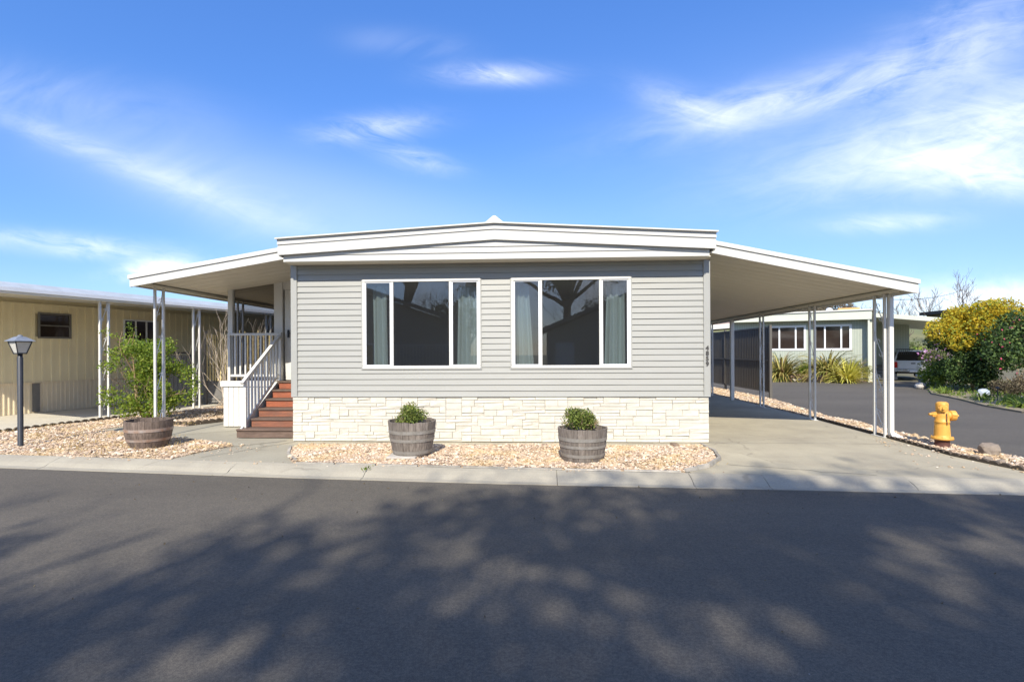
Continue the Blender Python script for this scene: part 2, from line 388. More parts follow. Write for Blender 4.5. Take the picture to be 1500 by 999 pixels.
def branchy(mb, p, d, length, r, level, rg, tips, kids=(3, 4), spread=.75, droop=0., sides=5, rmin=.004, lift=.12, shrink=.62, keep=None):
    """recursive limb: a bent tapering tube with side limbs; tips are recorded"""
    n = 4; pts = [Vector(p)]; q = Vector(p); dd = Vector(d).normalized()
    for i in range(n):
        dd = (dd + Vector((rg.gauss(0, .13), rg.gauss(0, .13), rg.gauss(lift, .1) - droop))).normalized()
        q = q + dd * (length / n); pts.append(q.copy())
    r1 = max(r * .55, rmin)
    mb.tube(pts, [r + (r1 - r) * i / n for i in range(n + 1)], sides, cap=False)
    if keep is not None and not keep(pts[-1]): return
    if level == 0: tips.append((pts[-1], dd.copy())); tips.append((pts[-2], dd.copy())); return
    k = rg.randint(*kids)
    for i in range(k):
        t = rg.uniform(.4, 1) if i else 1
        j = min(int(t * n), n - 1); base = pts[j].lerp(pts[j + 1], t * n - j)
        ax = Vector((rg.gauss(0, 1), rg.gauss(0, 1), rg.gauss(0, .6)))
        nd_ = (dd + ax.normalized() * rg.uniform(.5, 1.2) * spread).normalized()
        branchy(mb, base, nd_, length * shrink * rg.uniform(.8, 1.15), max(r1 * .8, rmin), level - 1, rg, tips, kids, spread, droop, sides, rmin, lift, shrink, keep)

# ------------------------------------------------------------------ camera (pan left 2.8 deg, level, 18 mm)
cam = bpy.data.cameras.new('camera'); co = bpy.data.objects.new('camera', cam); COL.objects.link(co)
cam.lens = 18; cam.sensor_width = 36; cam.shift_y = .0112; cam.clip_start = .05; cam.clip_end = 2000
co.matrix_basis = Matrix.Translation((0, 0, 1.58)) @ Matrix.Rotation(R(2.8), 4, 'Z') @ Matrix.Rotation(R(90), 4, 'X') @ Matrix.Rotation(-.005, 4, 'Z')
scene.camera = co

# ------------------------------------------------------------------ light and sky
ELEV = 39.7; AZ = 3.0     # sun behind the camera, a little to the left
sl = bpy.data.lights.new('sun', 'SUN'); sl.energy = 4.3; sl.angle = R(.45); sl.color = (1., .93, .81)
so = bpy.data.objects.new('sun', sl); COL.objects.link(so)
sd = Vector((math.sin(R(AZ)) * math.cos(R(ELEV)), math.cos(R(AZ)) * math.cos(R(ELEV)), -math.sin(R(ELEV))))
so.rotation_euler = sd.to_track_quat('-Z', 'Y').to_euler()
w = bpy.data.worlds.new('World'); scene.world = w; w.use_nodes = True
nt = w.node_tree; nt.nodes.clear()
wo = nd(nt, 'ShaderNodeOutputWorld'); bg = nd(nt, 'ShaderNodeBackground'); nt.links.new(bg.outputs[0], wo.inputs[0])
sky = nd(nt, 'ShaderNodeTexSky'); sky.sky_type = 'NISHITA'; sky.sun_disc = False
sky.sun_elevation = R(ELEV); sky.sun_rotation = R(180 + AZ); sky.altitude = 50; sky.air_density = 1.0; sky.dust_density = .35; sky.ozone_density = 2.2
bg.inputs[1].default_value = .125
tc = nd(nt, 'ShaderNodeTexCoord'); sep = nd(nt, 'ShaderNodeSeparateXYZ'); nt.links.new(tc.outputs['Generated'], sep.inputs[0])
X, Yc, Z = sep.outputs
yy = mth(nt, 'MAXIMUM', Yc, .12)
ga = mth(nt, 'DIVIDE', X, yy); gb = mth(nt, 'DIVIDE', Z, yy)     # direction of the sky seen to the north, as slopes
cmb = nd(nt, 'ShaderNodeCombineXYZ'); nt.links.new(ga, cmb.inputs[0]); nt.links.new(gb, cmb.inputs[1])
def rotmap(ang, sx, sy, off=(0, 0)):
    m_ = nd(nt, 'ShaderNodeMapping'); m_.vector_type = 'TEXTURE'
    m_.inputs['Rotation'].default_value = (0, 0, ang); m_.inputs['Location'].default_value = (off[0], off[1], 0)
    m_.inputs['Scale'].default_value = (sx, sy, 1); nt.links.new(cmb.outputs[0], m_.inputs[0]); return m_.outputs[0]
wisp = noise(nt, rotmap(R(8), 1.0, .5), 3.0, 6, .57, .8)
fine = noise(nt, rotmap(R(-14), 1.0, .30), 8, 8, .64, .9)
fineB = noise(nt, rotmap(R(14), 1.0, .26), 6, 8, .64, .9)
wispB = mth(nt, 'MULTIPLY_ADD', fineB, .5, mth(nt, 'MULTIPLY', wisp, .5))
puff = noise(nt, rotmap(0, 1, .8), 13, 6, .6, .3)
def blob(u, v, ru, rv, ang, amp, tex=None, lo=.35, hi=.75):
    # a cloud by bearing and height over the horizon
    a0 = (u - 787) / 750.; b0 = (516 - v) / 750.
    m_ = rotmap(R(ang), ru / 750., rv / 750., (a0, b0))
    ln = nd(nt, 'ShaderNodeVectorMath', operation='LENGTH'); nt.links.new(m_, ln.inputs[0])
    e = mth(nt, 'POWER', 2.718, mth(nt, 'MULTIPLY', mth(nt, 'POWER', ln.outputs['Value'], 2.), -1.))
    if tex is not None:
        e = mth(nt, 'MULTIPLY', e, ramp(nt, tex, [(lo, 0.), (hi, 1.)]))
    return mth(nt, 'MULTIPLY', e, amp * .66)
cl = [
    blob(110, 205, 230, 17, -22, .42, fine, .2, .85), blob(300, 275, 240, 26, -20, .24, fine, .1, .9), blob(330, 290, 240, 50, -24, .30, wisp, .3, .75), blob(60, 125, 200, 42, -10, .34, wisp, .35, .75),
    blob(90, 350, 150, 16, -6, .75, fine, .2, .7), blob(222, 386, 48, 13, 0, 1.5, puff, .25, .6), blob(205, 396, 60, 12, 0, 1.2, puff, .3, .7),
    blob(728, 108, 75, 14, -2, .8, fine, .2, .7), blob(545, 182, 75, 18, 4, .75, fine, .25, .7), blob(610, 230, 55, 15, -14, .55, fine, .25, .75), blob(600, 60, 80, 20, -8, .25, wisp),
    blob(1010, 165, 70, 22, -22, .65, fine, .2, .75), blob(1150, 155, 190, 30, 12, .85, wispB, .36, .68), blob(1385, 85, 130, 55, 28, .75, wispB, .36, .7),
    blob(1400, 225, 260, 50, 10, .9, wispB, .33, .68), blob(1470, 275, 170, 26, -6, .85, fine, .2, .7), blob(1290, 335, 80, 13, 2, .6, fine, .25, .7),
    blob(1480, 185, 150, 50, 4, .6, fine, .2, .75), blob(1360, 455, 130, 34, 0, .85, puff, .3, .7), blob(1500, 440, 120, 22, 0, .7, puff, .25, .6),
    blob(480, 300, 420, 70, -14, .22, None), blob(1350, 250, 420, 160, 6, .16, None)]
tot = cl[0]
for c_ in cl[1:]: tot = mth(nt, 'ADD', tot, c_)
front = mth(nt, 'GREATER_THAN', Yc, .12)
tot = mth(nt, 'MULTIPLY', tot, front)
g3 = noise(nt, tc.outputs['Generated'], 3.2, 6, .6, .6)
back = mth(nt, 'MULTIPLY', ramp(nt, g3, [(.48, 0.), (.7, .8)]), mth(nt, 'SUBTRACT', 1., front))
tot = mth(nt, 'MINIMUM', mth(nt, 'ADD', tot, back), .93)
hs = nd(nt, 'ShaderNodeHueSaturation'); hs.inputs['Saturation'].default_value = 1.2; hs.inputs['Value'].default_value = 1.12
nt.links.new(sky.outputs[0], hs.inputs['Color'])
skyc = mix(nt, 1., hs.outputs[0], (.86, .95, 1.22), 'MULTIPLY')
skyc = mix(nt, 1., skyc, ramp(nt, Z, [(0, .60), (.15, .72), (.32, .88), (.58, 1.06)]), 'MULTIPLY')
cloudc = mix(nt, tot, skyc, (8.2, 8.3, 8.6))
nt.links.new(cloudc, bg.inputs[0])
scene.view_settings.view_transform = 'Standard'; scene.view_settings.look = 'None'
scene.view_settings.exposure = .62; scene.view_settings.gamma = 1
scene.view_settings.use_curve_mapping = False

# ------------------------------------------------------------------ ground
def sheet(name, poly, z, mat, kind='structure'):
    n = len(poly); o = MB().add([(x, y, z) for x, y in poly], [tuple(range(n))]).build(name, mat); tag(o, kind=kind); return o
sheet('terrain', [(-400, -300), (400, -300), (400, 500), (-400, 500)], -.16, 'terrain')
LIP = [(-30, 9.6), (-14, 7.85), (-8.0, 7.24), (-3.56, 6.78), (-.41, 6.52), (3.4, 6.32), (6.2, 6.17), (9, 6.05)]
BACK = [(-30, 10.05), (-14, 8.32), (-8.5, 7.74), (-3.57, 7.24), (-.43, 6.94), (1.93, 6.78), (3.58, 6.69), (6.1, 6.58), (9, 6.45)]
def lerp_line(L, x):
    for (x0, y0), (x1, y1) in zip(L, L[1:]):
        if x <= x1: return y0 + (y1 - y0) * (x - x0) / (x1 - x0)
    return L[-1][1]
road = [(-60, 12)] + LIP[1:-1] + [(6.9, 6.3), (7.02, 7.7), (6.9, 8.9), (6.95, 10.2), (7.05, 11.5), (7.05, 13), (7.7, 17.1), (8.0, 24), (8.6, 34), (12.2, 31.4), (18.0, 28.55), (21.6, 29.3), (20.6, 27.0), (16.6, 22.6), (15.1, 20.4), (14.2, 17.9), (13.3, 15.9), (12.9, 14.3), (13.4, 11.5), (60, 6), (60, -7.5), (-60, -7.5)]
sheet('road', road, -.10, 'asphalt')
# lot slab under the house, the driveway and the walk
lot = [(x, lerp_line(BACK, x) - .02) for x in (-12.5, -8.5, -3.57, -.43, 1.93, 3.58, 6.1, 6.55)] + [(6.5, 9), (6.55, 12), (6.6, 15), (6.6, 24), (-12.5, 30)]
def slab(name, poly, z0, z1, mat):
    o = MB().prism(poly, z0, z1).build(name, mat); tag(o, kind='structure'); return o
slab('driveway', [(2.0, lerp_line(BACK, 2.0) - .015), (3.58, 6.675), (6.1, 6.565), (6.6, 6.55), (6.5, 9), (6.5, 12), (6.55, 15), (6.5, 24), (3.0, 24), (3.0, 9.07), (2.0, 9.07)], -.15, -.002, 'concrete')
slab('house_pad', [(-4.6, 8.75), (2.0, 8.75), (2.0, 9.07), (3.0, 9.07), (3.0, 24), (-4.6, 24)], -.15, -.006, 'concrete')
slab('walkway', [(-5.6, lerp_line(BACK, -5.6) - .015), (-3.57, 7.225), (2.0, 6.76), (2.0, 8.75), (-4.6, 8.75), (-4.6, 16), (-6.9, 16), (-7.05, 12.2), (-7.75, 10.9), (-9.0, 11.2), (-9.3, 10.4), (-7.6, 9.6), (-6.6, 9.3), (-5.7, 8.9), (-5.3, 8.6), (-5.5, 8.0)], -.15, -.010, 'walk')
slab('neighbour_driveway', [(-30, 10.3), (-14.5, 8.42), (-11.3, 8.2), (-10.95, 9.3), (-10.55, 11.3), (-9.75, 14.1), (-9.5, 15.0), (-8, 28), (-30, 30)], -.15, -.004, 'pale_concrete')
# joints sawn across the driveway and the walk: thin dark fillets
jm = MB()
def joint(p, q, wd=.012, z=.001):
    p = Vector((*p, z)); q = Vector((*q, z)); d = (q - p).normalized(); s_ = Vector((-d.y, d.x, 0)) * wd / 2
    jm.add([p - s_, q - s_, q + s_, p + s_], [(0, 1, 2, 3)])
def wiggle(p, q, n=9, amp=.03, wd=.012):
    pts = [(p[0] + (q[0] - p[0]) * i / n + rng.gauss(0, amp) * (0 < i < n), p[1] + (q[1] - p[1]) * i / n + rng.gauss(0, amp) * (0 < i < n)) for i in range(n + 1)]
    for a_, b_ in zip(pts, pts[1:]): joint(a_, b_, wd)
wiggle((2.65, 7.3), (4.3, 6.72), 12, .03, .010); 
joint((2.6, 9.07), (6.45, 8.95), .008); joint((3.0, 12.8), (6.5, 12.8), .012)
o = jm.build('driveway_crack', M['number']); tag(o, kind='structure')
jm = MB(); wiggle((-5.35, 8.35), (-4.55, 9.1), 5, .02, .02); wiggle((-5.15, 7.6), (-4.35, 9.0), 6, .02, .012); wiggle((-9.0, 10.9), (-6.9, 12.0), 6, .02, .02); wiggle((-7.3, 9.5), (-5.8, 10.6), 6, .02, .016)
jm.build('walkway_joint', M['edging']); tag(bpy.data.objects['walkway_joint'], kind='structure')
# rolled kerb in cast lengths with open joints
kb = MB(); xs = [-30, -20, -14.6, -10.9, -7.35, -4.35, -2.35, .25, 1.95, 2.85, 4.55, 6.5, 7.6]
PROF = [(0, 0), (.10, .004), (.30, -.012), (.55, -.045), (.68, -.072), (.76, -.088), (1.0, -.094)]
for xa, xb in zip(xs, xs[1:]):
    gap = .006; n = 6; rows = []
    for i in range(n + 1):
        x = xa + gap * .6 + (xb - xa - 1.2 * gap) * i / n; yb, yl = lerp_line(BACK, x), lerp_line(LIP, x)
        rows.append([(x, yb + (yl - yb) * t, z + rng.gauss(0, .0015)) for t, z in PROF])
    m_ = len(PROF); vs = [p for r in rows for p in r] + [(r[j][0], r[j][1], -.2) for r in rows for j in (0, m_ - 1)]
    fs = [(i * m_ + j, i * m_ + j + 1, (i + 1) * m_ + j + 1, (i + 1) * m_ + j) for i in range(n) for j in range(m_ - 1)]
    b0 = (n + 1) * m_
    for e in (0, n):
        fs.append(tuple(e * m_ + j for j in range(m_)) + (b0 + 2 * e + 1, b0 + 2 * e))
    fs += [(i * m_ + m_ - 1, (i + 1) * m_ + m_ - 1, b0 + 2 * i + 3, b0 + 2 * i + 1) for i in range(n)]
    kb.add(vs, fs)
o = kb.build('kerb', 'kerb', smooth=False); tag(o, kind='structure')

# gravel beds: a lumpy base and loose stones
def inside(poly, x, y):
    c = False; n = len(poly)
    for i in range(n):
        (x1, y1), (x2, y2) = poly[i], poly[(i + 1) % n]
        if (y1 > y) != (y2 > y) and x < (x2 - x1) * (y - y1) / (y2 - y1) + x1: c = not c
    return c
PEB_V = np.array([(1, 0, 0), (-1, 0, 0), (0, 1, 0), (0, -1, 0), (0, 0, 1), (.55, .55, .62), (-.55, .55, .62), (.55, -.55, .62), (-.55, -.55, .62)])
PEB_F = np.array([(0, 2, 5), (2, 1, 6), (1, 3, 8), (3, 0, 7), (4, 5, 6), (4, 6, 8), (4, 8, 7), (4, 7, 5), (0, 5, 7), (2, 6, 5), (1, 8, 6), (3, 7, 8)])
def gravel(name, poly, n, size, z0=.012, label=None, base=True):
    xs_ = [p[0] for p in poly]; ys_ = [p[1] for p in poly]; P = []
    while len(P) < n:
        x = rng.uniform(min(xs_), max(xs_)); y = rng.uniform(min(ys_), max(ys_))
        if inside(poly, x, y): P.append((x, y))
    P = np.array(P); N = len(P)
    h = z0 + .012 * np.sin(P[:, 0] * 2.3 + 1) * np.sin(P[:, 1] * 3.1) + nrng.uniform(-.004, .006, N)
    sc = size * nrng.lognormal(0, .38, N); a = nrng.uniform(0, 6.28, N)
    V = np.repeat(PEB_V[None], N, 0) * nrng.uniform(.75, 1.25, (N, 9, 3))
    V = V * np.stack([sc, sc * nrng.uniform(.55, .95, N), sc * nrng.uniform(.4, .75, N)], 1)[:, None, :]
    ca, sa = np.cos(a)[:, None], np.sin(a)[:, None]
    Vx = V[:, :, 0] * ca - V[:, :, 1] * sa; Vy = V[:, :, 0] * sa + V[:, :, 1] * ca
    V = np.stack([Vx + P[:, 0:1], Vy + P[:, 1:2], V[:, :, 2] + h[:, None]], 2).reshape(-1, 3)
    F = (PEB_F[None] + (np.arange(N) * 9)[:, None, None]).reshape(-1, 3)
    o = MB().np(V, F).build(name, 'gravel'); tag(o, label, 'gravel', kind='stuff')
    if base: slab(name + '_base', poly, -.155, z0 - .006, 'gravel_base'); return o
bedA = [(-3.55, 7.27), (-3.85, 7.72), (-4.12, 8.35), (-4.12, 8.72), (2.72, 8.72), (2.74, 8.15), (2.62, 7.62), (2.3, 7.15), (1.93, 6.85), (-.43, 7.0)]
gravel('gravel_bed', bedA, 23000, .0155, label='pink and tan gravel in the bed along the front of the grey house')
bedB = [(-14.4, 8.44), (-8.5, 7.82), (-5.55, 7.5), (-5.45, 8.0), (-5.25, 8.6), (-5.7, 8.88), (-6.6, 9.28), (-7.6, 9.58), (-9.25, 10.35), (-9.0, 11.2), (-7.75, 10.95), (-7.08, 12.2), (-6.95, 15.8), (-9.5, 15.8), (-9.75, 14.1), (-10.55, 11.3), (-10.95, 9.3), (-11.3, 8.35)]
gravel('gravel_bed', bedB, 19000, .019, label='tan gravel with dry straw in the bed left of the steps')
bedC = [(6.42, 6.62), (6.3, 7.3), (6.26, 8.0), (6.34, 8.9), (6.38, 9.9), (6.52, 12.3), (6.55, 15), (6.5, 24), (8.0, 24), (7.7, 17.1), (7.05, 13), (7.05, 11.5), (6.95, 10.2), (6.92, 8.9), (7.02, 7.7), (6.95, 6.6)]
gravel('gravel_strip', bedC, 13000, .021, .010, label='narrow gravel strip between the carport slab and the side road')
gravel('gravel_strip', [(11.6, 31.5), (17.9, 28.35), (17.8, 29.2), (12.0, 32.2)], 1500, .05, -.08, label='gravel bed in front of the sage green house')
gravel('spilled_gravel', [(-8.4, 7.62), (-3.6, 7.12), (2.2, 6.66), (2.6, 6.95), (2.2, 6.85), (-.43, 6.97), (-3.57, 7.28), (-8.4, 7.85)], 420, .012, -.012, 'loose gravel spilled from the beds onto the kerb', False)
gravel('spilled_gravel', [(5.2, 7.2), (6.3, 6.9), (6.28, 9.5), (5.9, 9.6), (5.6, 8.2)], 90, .014, .002, 'loose gravel spilled from the strip onto the driveway', False)
gravel('spilled_gravel', [(-5.5, 7.55), (-4.6, 7.7), (-4.4, 8.6), (-5.2, 8.7)], 60, .013, -.006, 'loose gravel spilled from the bed onto the walkway', False)
# dry tufts in the gravel
P = []; D = []
for _ in range(70):
    while True:
        x, y = rng.uniform(-11, -5.4), rng.uniform(7.6, 11)
        if inside(bedB, x, y): break
    for _ in range(rng.randint(10, 34)): P.append((x + rng.gauss(0, .11), y + rng.gauss(0, .07), .02))
for x0, y0 in ((-1.1, 7.6), (-.5, 7.4), (1.0, 7.35), (1.4, 7.6), (1.8, 7.1), (2.25, 7.2), (.0, 7.3), (-2.7, 7.6)):
    for _ in range(26): P.append((x0 + rng.gauss(0, .14), y0 + rng.gauss(0, .06), .02))
o = leaves(P, .07, .10, up=1.2).build('dry_grass', 'straw'); tag(o, 'straw coloured dry grass tufts growing through the gravel', 'dry grass', kind='stuff')

# edgings
def scallops(name, path, r, mat, label, h=.08, z0=-.02):
    mb = MB(); pts = [Vector((*p, 0)) for p in path]; acc = []
    for p, q in zip(pts, pts[1:]):
        n = max(1, int((q - p).length / (2 * r)))
        for i in range(n): acc.append((p.lerp(q, (i + .5) / n), (q - p).normalized()))
    for c, d in acc:
        nn = Vector((-d.y, d.x, 0)) * .025; prof = []
        rr = r * rng.uniform(.9, 1.02)
        for k in range(9):
            a = math.pi * k / 8; prof.append(c + d * (rr * math.cos(a)) + Vector((0, 0, .02 + (h - .02) * math.sin(a) * rng.uniform(.85, 1.05))))
        base = [c + d * (-rr) + Vector((0, 0, z0)), c + d * rr + Vector((0, 0, z0))]
        ring = prof + base; n = len(ring)
        vs = [p - nn for p in ring] + [p + nn for p in ring]
        mb.add(vs, [tuple(range(n)), tuple(range(2 * n - 1, n - 1, -1))] + [(i, (i + 1) % n, n + (i + 1) % n, n + i) for i in range(n)])
    o = mb.build(name, mat); tag(o, label, 'garden edging'); return o
scallops('garden_edging', [(-12.6, 8.35), (-11.4, 8.9), (-10.95, 9.6), (-10.6, 11.2), (-10.2, 12.6)], .075, 'edging', 'dark scalloped edging between the gravel and the beige house driveway')
scallops('garden_edging', [(-8.9, 11.25), (-7.75, 11.0), (-7.1, 12.2)], .075, 'edging', 'dark scalloped edging beside the path behind the left barrel', .09)
scallops('garden_edging', [(6.50, 12.4), (6.36, 9.95), (6.3, 8.9), (6.22, 8.0), (6.3, 7.3), (6.42, 6.7)], .07, 'edging', 'dark scalloped edging along the carport driveway by the hydrant', .055)
mb = MB()
def kerbstones(path, w_=.05, l_=.2, h=.05):
    for p, q in zip(path, path[1:]):
        p = Vector((*p, 0)); q = Vector((*q, 0)); n = max(1, int((q - p).length / l_)); d = (q - p) / n; s_ = Vector((-d.y, d.x, 0)).normalized() * w_ / 2
        for i in range(n):
            a_ = p + d * (i + .03); b_ = p + d * (i + .97); t = Vector((0, 0, h * rng.uniform(.8, 1.1)))
            mb.hexa([a_ - s_, b_ - s_, b_ + s_, a_ + s_, a_ - s_ * .8 + t, b_ - s_ * .8 + t, b_ + s_ * .8 + t, a_ + s_ * .8 + t])
kerbstones([(-3.52, 7.3), (-3.86, 7.75), (-4.14, 8.4)]); kerbstones([(1.93, 6.83), (2.33, 7.12), (2.66, 7.62), (2.77, 8.2), (2.74, 8.75)]); kerbstones([(-3.5, 7.24), (-.43, 6.975), (1.9, 6.82)], .05, .6, .018)
tag(mb.build('garden_edging', 'edging_grey'), 'grey low block edging around the front gravel bed', 'garden edging')

# ------------------------------------------------------------------ the house
HX0, HX1, HY, HB = -4.40, 2.97, 9.05, 27.0
PKX = -.71
house = thing('manufactured_house', 'grey manufactured house with lap siding, white stone skirting and two wide front windows', 'house', (PKX, HY, 0))
WIN = [(-3.11, -1.01, (-2.585, -1.535)), (-.44, 1.63, (.07, 1.115))]
WZ0, WZ1 = 1.315, 2.885
def roofz(x): return 3.77 - (.21 / 3.73) * abs(x - PKX)
# wall body: sides, back and an inner front wall with window openings
mb = MB()
mb.box(HX0 + .02, HX0 + .12, HY + .14, HB, .02, 3.2); mb.box(HX1 - .12, HX1 - .02, HY + .14, HB, .02, 3.2); mb.box(HX0 + .12, HX1 - .12, HB - .12, HB - .01, .02, 3.2)
mb.build('wall', 'siding', house); mb = MB()
edges = [HX0 + .02, WIN[0][0], WIN[0][1], WIN[1][0], WIN[1][1], HX1 - .02]
for i in (0, 2, 4): mb.box(edges[i], edges[i + 1], HY + .03, HY + .139, WZ0, WZ1)
mb.box(edges[0], edges[-1], HY + .03, HY + .139, .78, WZ0 - .001); mb.box(edges[0], edges[-1], HY + .03, HY + .139, WZ1 + .001, 3.2)
mb.build('front_wall', 'interior', house)
mb = MB()
mb.box(HX0 + .13, HX1 - .13, HY + .145, 14.5, .80, .88); mb.box(HX0 + .13, HX1 - .13, HY + .145, 14.5, 3.06, 3.12); mb.box(HX0 + .13, HX1 - .13, 14.5, 14.6, .8, 3.12)
mb.box(-.78, -.66, HY + .15, 12.4, .881, 3.059)
mb.build('interior_room', 'interior', house)
# lap siding, course by course, cut round the windows
mb = MB(); c0, ch, lapd = .80, .1045, .017
k = 0
while c0 + k * ch < 3.17:
    za, zb = c0 + k * ch, min(c0 + (k + 1) * ch, 3.168)
    cuts = sorted({za, zb} | {z for z in (WZ0, WZ1) if za < z < zb})
    for a_, b_ in zip(cuts, cuts[1:]):
        zc = (a_ + b_) / 2
        iv = [(HX0 + .085, HX1 - .085)] if not WZ0 < zc < WZ1 else [(HX0 + .085, WIN[0][0]), (WIN[0][1], WIN[1][0]), (WIN[1][1], HX1 - .085)]
        ya, yb_ = HY - lapd * (1 - (a_ - za) / ch), HY - lapd * (1 - (b_ - za) / ch)
        for x0, x1 in iv:
            n = max(1, int((x1 - x0) / .6)); xs_ = [x0 + (x1 - x0) * i / n for i in range(n + 1)]
            vs = []
            for x in xs_:
                j = rng.gauss(0, .0012)
                vs += [(x, HY + .03, a_), (x, ya + j, a_ + rng.gauss(0, .0006)), (x, yb_ + j, b_)]
            fs = []
            for i in range(n): fs += [(3 * i, 3 * i + 3, 3 * i + 4, 3 * i + 1), (3 * i + 1, 3 * i + 4, 3 * i + 5, 3 * i + 2)]
            mb.add(vs, fs)
    k += 1
mb.build('siding', 'siding', house)
for x0, x1 in ((HX0 - .03, HX0 + .085), (HX1 - .085, HX1 + .03)):
    MB().bbox(x0, x1, HY - .035, HY + .135, .80, 3.165, .006).build('corner_trim', 'trim', house)
# stone skirting: real blocks in broken courses
mb = MB(); nx, nz = 130, 14; gx, gz = (HX1 - HX0) / nx, .79 / nz
occ = [[False] * nx for _ in range(nz)]
mb.box(HX0, HX1, HY - .004, HY + .029, 0.0, .798)
for j in range(nz):
    i = 0
    while i < nx:
        if occ[j][i]: i += 1; continue
        run = 0
        while i + run < nx and not occ[j][i + run] and run < 14: run += 1
        w_ = min(run, rng.choice((3, 4, 5, 5, 6, 7, 8, 10)))
        if run - w_ == 1: w_ = run
        h_ = min(nz - j, 1 if w_ >= 7 and rng.random() < .9 else rng.choice((1, 1, 2, 2)))
        for q in range(h_):
            for p in range(w_): occ[min(j + q, nz - 1)][i + p] = True
        x0, x1, z0, z1 = HX0 + i * gx, HX0 + (i + w_) * gx, .004 + j * gz, .004 + (j + h_) * gz
        d = rng.uniform(.014, .036); g = .0012
        ti = rng.gauss(0, .004)
        b = .006
        f = HY - .004
        vs = [(x0 + g, f, z0 + g), (x1 - g, f, z0 + g), (x1 - g, f, z1 - g), (x0 + g, f, z1 - g),
              (x0 + g, f - d + .008, z0 + g), (x1 - g, f - d + .008, z0 + g), (x1 - g, f - d + .008, z1 - g), (x0 + g, f - d + .008, z1 - g),
              (x0 + g + b, f - d + ti, z0 + g + b), (x1 - g - b, f - d - ti, z0 + g + b), (x1 - g - b, f - d + .6 * ti, z1 - g - b), (x0 + g + b, f - d - .4 * ti, z1 - g - b)]
        mb.add(vs, [(0, 1, 5, 4), (1, 2, 6, 5), (2, 3, 7, 6), (3, 0, 4, 7), (4, 5, 9, 8), (5, 6, 10, 9), (6, 7, 11, 10), (7, 4, 8, 11), (8, 9, 10, 11)])
        i += w_
mb.build('stone_skirting', 'stone', house)
MB().box(HX0 - .02, HX1 + .02, HY - .05, HY + .025, .799, .8125).build('drip_rail', 'trim', house)
# windows: frame > mullion, pane, insect screen
for x0, x1, ms in WIN:
    mb = MB(); f = .036
    for a_ in ((x0 - .012, x1 + .012, WZ1 - f, WZ1 + .012), (x0 - .012, x1 + .012, WZ0 - .012, WZ0 + f)): mb.bbox(a_[0], a_[1], HY - .03, HY + .028, a_[2], a_[3], .005)
    for a_ in ((x0 - .012, x0 + f), (x1 - f, x1 + .012)): mb.bbox(a_[0], a_[1], HY - .028, HY + .028, WZ0 + f + .001, WZ1 - f - .001, .005)
    win = mb.build('window', 'white', house)
    tb = MB()   # siding channel round the frame
    tb.box(x0 - .034, x1 + .034, HY - .026, HY - .004, WZ1 + .013, WZ1 + .030); tb.box(x0 - .034, x1 + .034, HY - .024, HY - .004, WZ0 - .030, WZ0 - .013)
    tb.box(x0 - .030, x0 - .013, HY - .022, HY - .004, WZ0 - .012, WZ1 + .012); tb.box(x1 + .013, x1 + .030, HY - .022, HY - .004, WZ0 - .012, WZ1 + .012)
    tb.build('trim_channel', 'trim', win)
    for m_ in ms: MB().bbox(m_ - .024, m_ + .024, HY - .022, HY + .026, WZ0 + f + .001, WZ1 - f - .001, .004).build('mullion', 'white', win)
    xs_ = [x0 + f, *ms, x1 - f]
    for i, (a_, b_) in enumerate(zip(xs_, xs_[1:])):
        a2, b2 = a_ + (.024 if i else 0), b_ - (.024 if i < 2 else 0)
        if i != 1:   # sliding sash rim
            s_ = MB(); r_ = .018
            s_.box(a2 + .001, b2 - .001, HY - .012, HY + .012, WZ0 + f + .002, WZ0 + f + r_); s_.box(a2 + .001, b2 - .001, HY - .012, HY + .012, WZ1 - f - r_, WZ1 - f - .002)
            s_.box(a2 + .001, a2 + r_, HY - .012, HY + .012, WZ0 + f + r_ + .001, WZ1 - f - r_ - .001); s_.box(b2 - r_, b2 - .001, HY - .012, HY + .012, WZ0 + f + r_ + .001, WZ1 - f - r_ - .001)
            s_.build('sash', 'gutter', win)
        MB().add([(a2, HY + .002, WZ0 + f), (b2, HY + .002, WZ0 + f), (b2, HY + .002, WZ1 - f), (a2, HY + .002, WZ1 - f)], [(0, 1, 2, 3)]).build('pane', 'glass', win)
        if i != 1: MB().add([(a2 + .01, HY + .022, WZ0 + f), (b2 - .01, HY + .022, WZ0 + f), (b2 - .01, HY + .022, WZ1 - f), (a2 + .01, HY + .022, WZ1 - f)], [(0, 1, 2, 3)]).build('insect_screen', 'insect', win)
# curtains hang inside
def curtain(xa, xb, xa2, xb2, label, folds):
    mb = MB(); n = folds * 8; rows = []
    y0 = HY + .27; m_ = 10
    for k in range(m_ + 1):
        t = k / m_; z = 2.80 - t * 1.78; r = []
        for side in (0, 1):
            for i in range(n + 1):
                u = i / n; x = (xa + (xb - xa) * u) * (1 - t) + (xa2 + (xb2 - xa2) * u) * t
                ph = u * folds * 2 * math.pi + .5 * math.sin(t * 2 + u * 5)
                y = y0 + .032 * math.sin(ph) + .012 * math.sin(ph * .5 + 1) + side * .006
                r.append((x + .008 * math.sin(ph * 2 + t), y, z + .012 * math.cos(ph) * (1 - t)))
        rows.append(r)
    q = 2 * (n + 1); vs = [p for r in rows for p in r]; fs = []
    for k in range(m_):
        for i in range(n):
            fs.append((k * q + i, k * q + i + 1, (k + 1) * q + i + 1, (k + 1) * q + i))
            o_ = n + 1; fs.append((k * q + o_ + i + 1, k * q + o_ + i, (k + 1) * q + o_ + i, (k + 1) * q + o_ + i + 1))
    o = mb.add(vs, fs).build('curtain', 'curtain', smooth=True)
    tag(o, label, 'curtain', 'curtains in the front windows')
curtain(-3.03, -2.76, -3.02, -2.76, 'narrow teal curtain at the far left pane of the left window', 2)
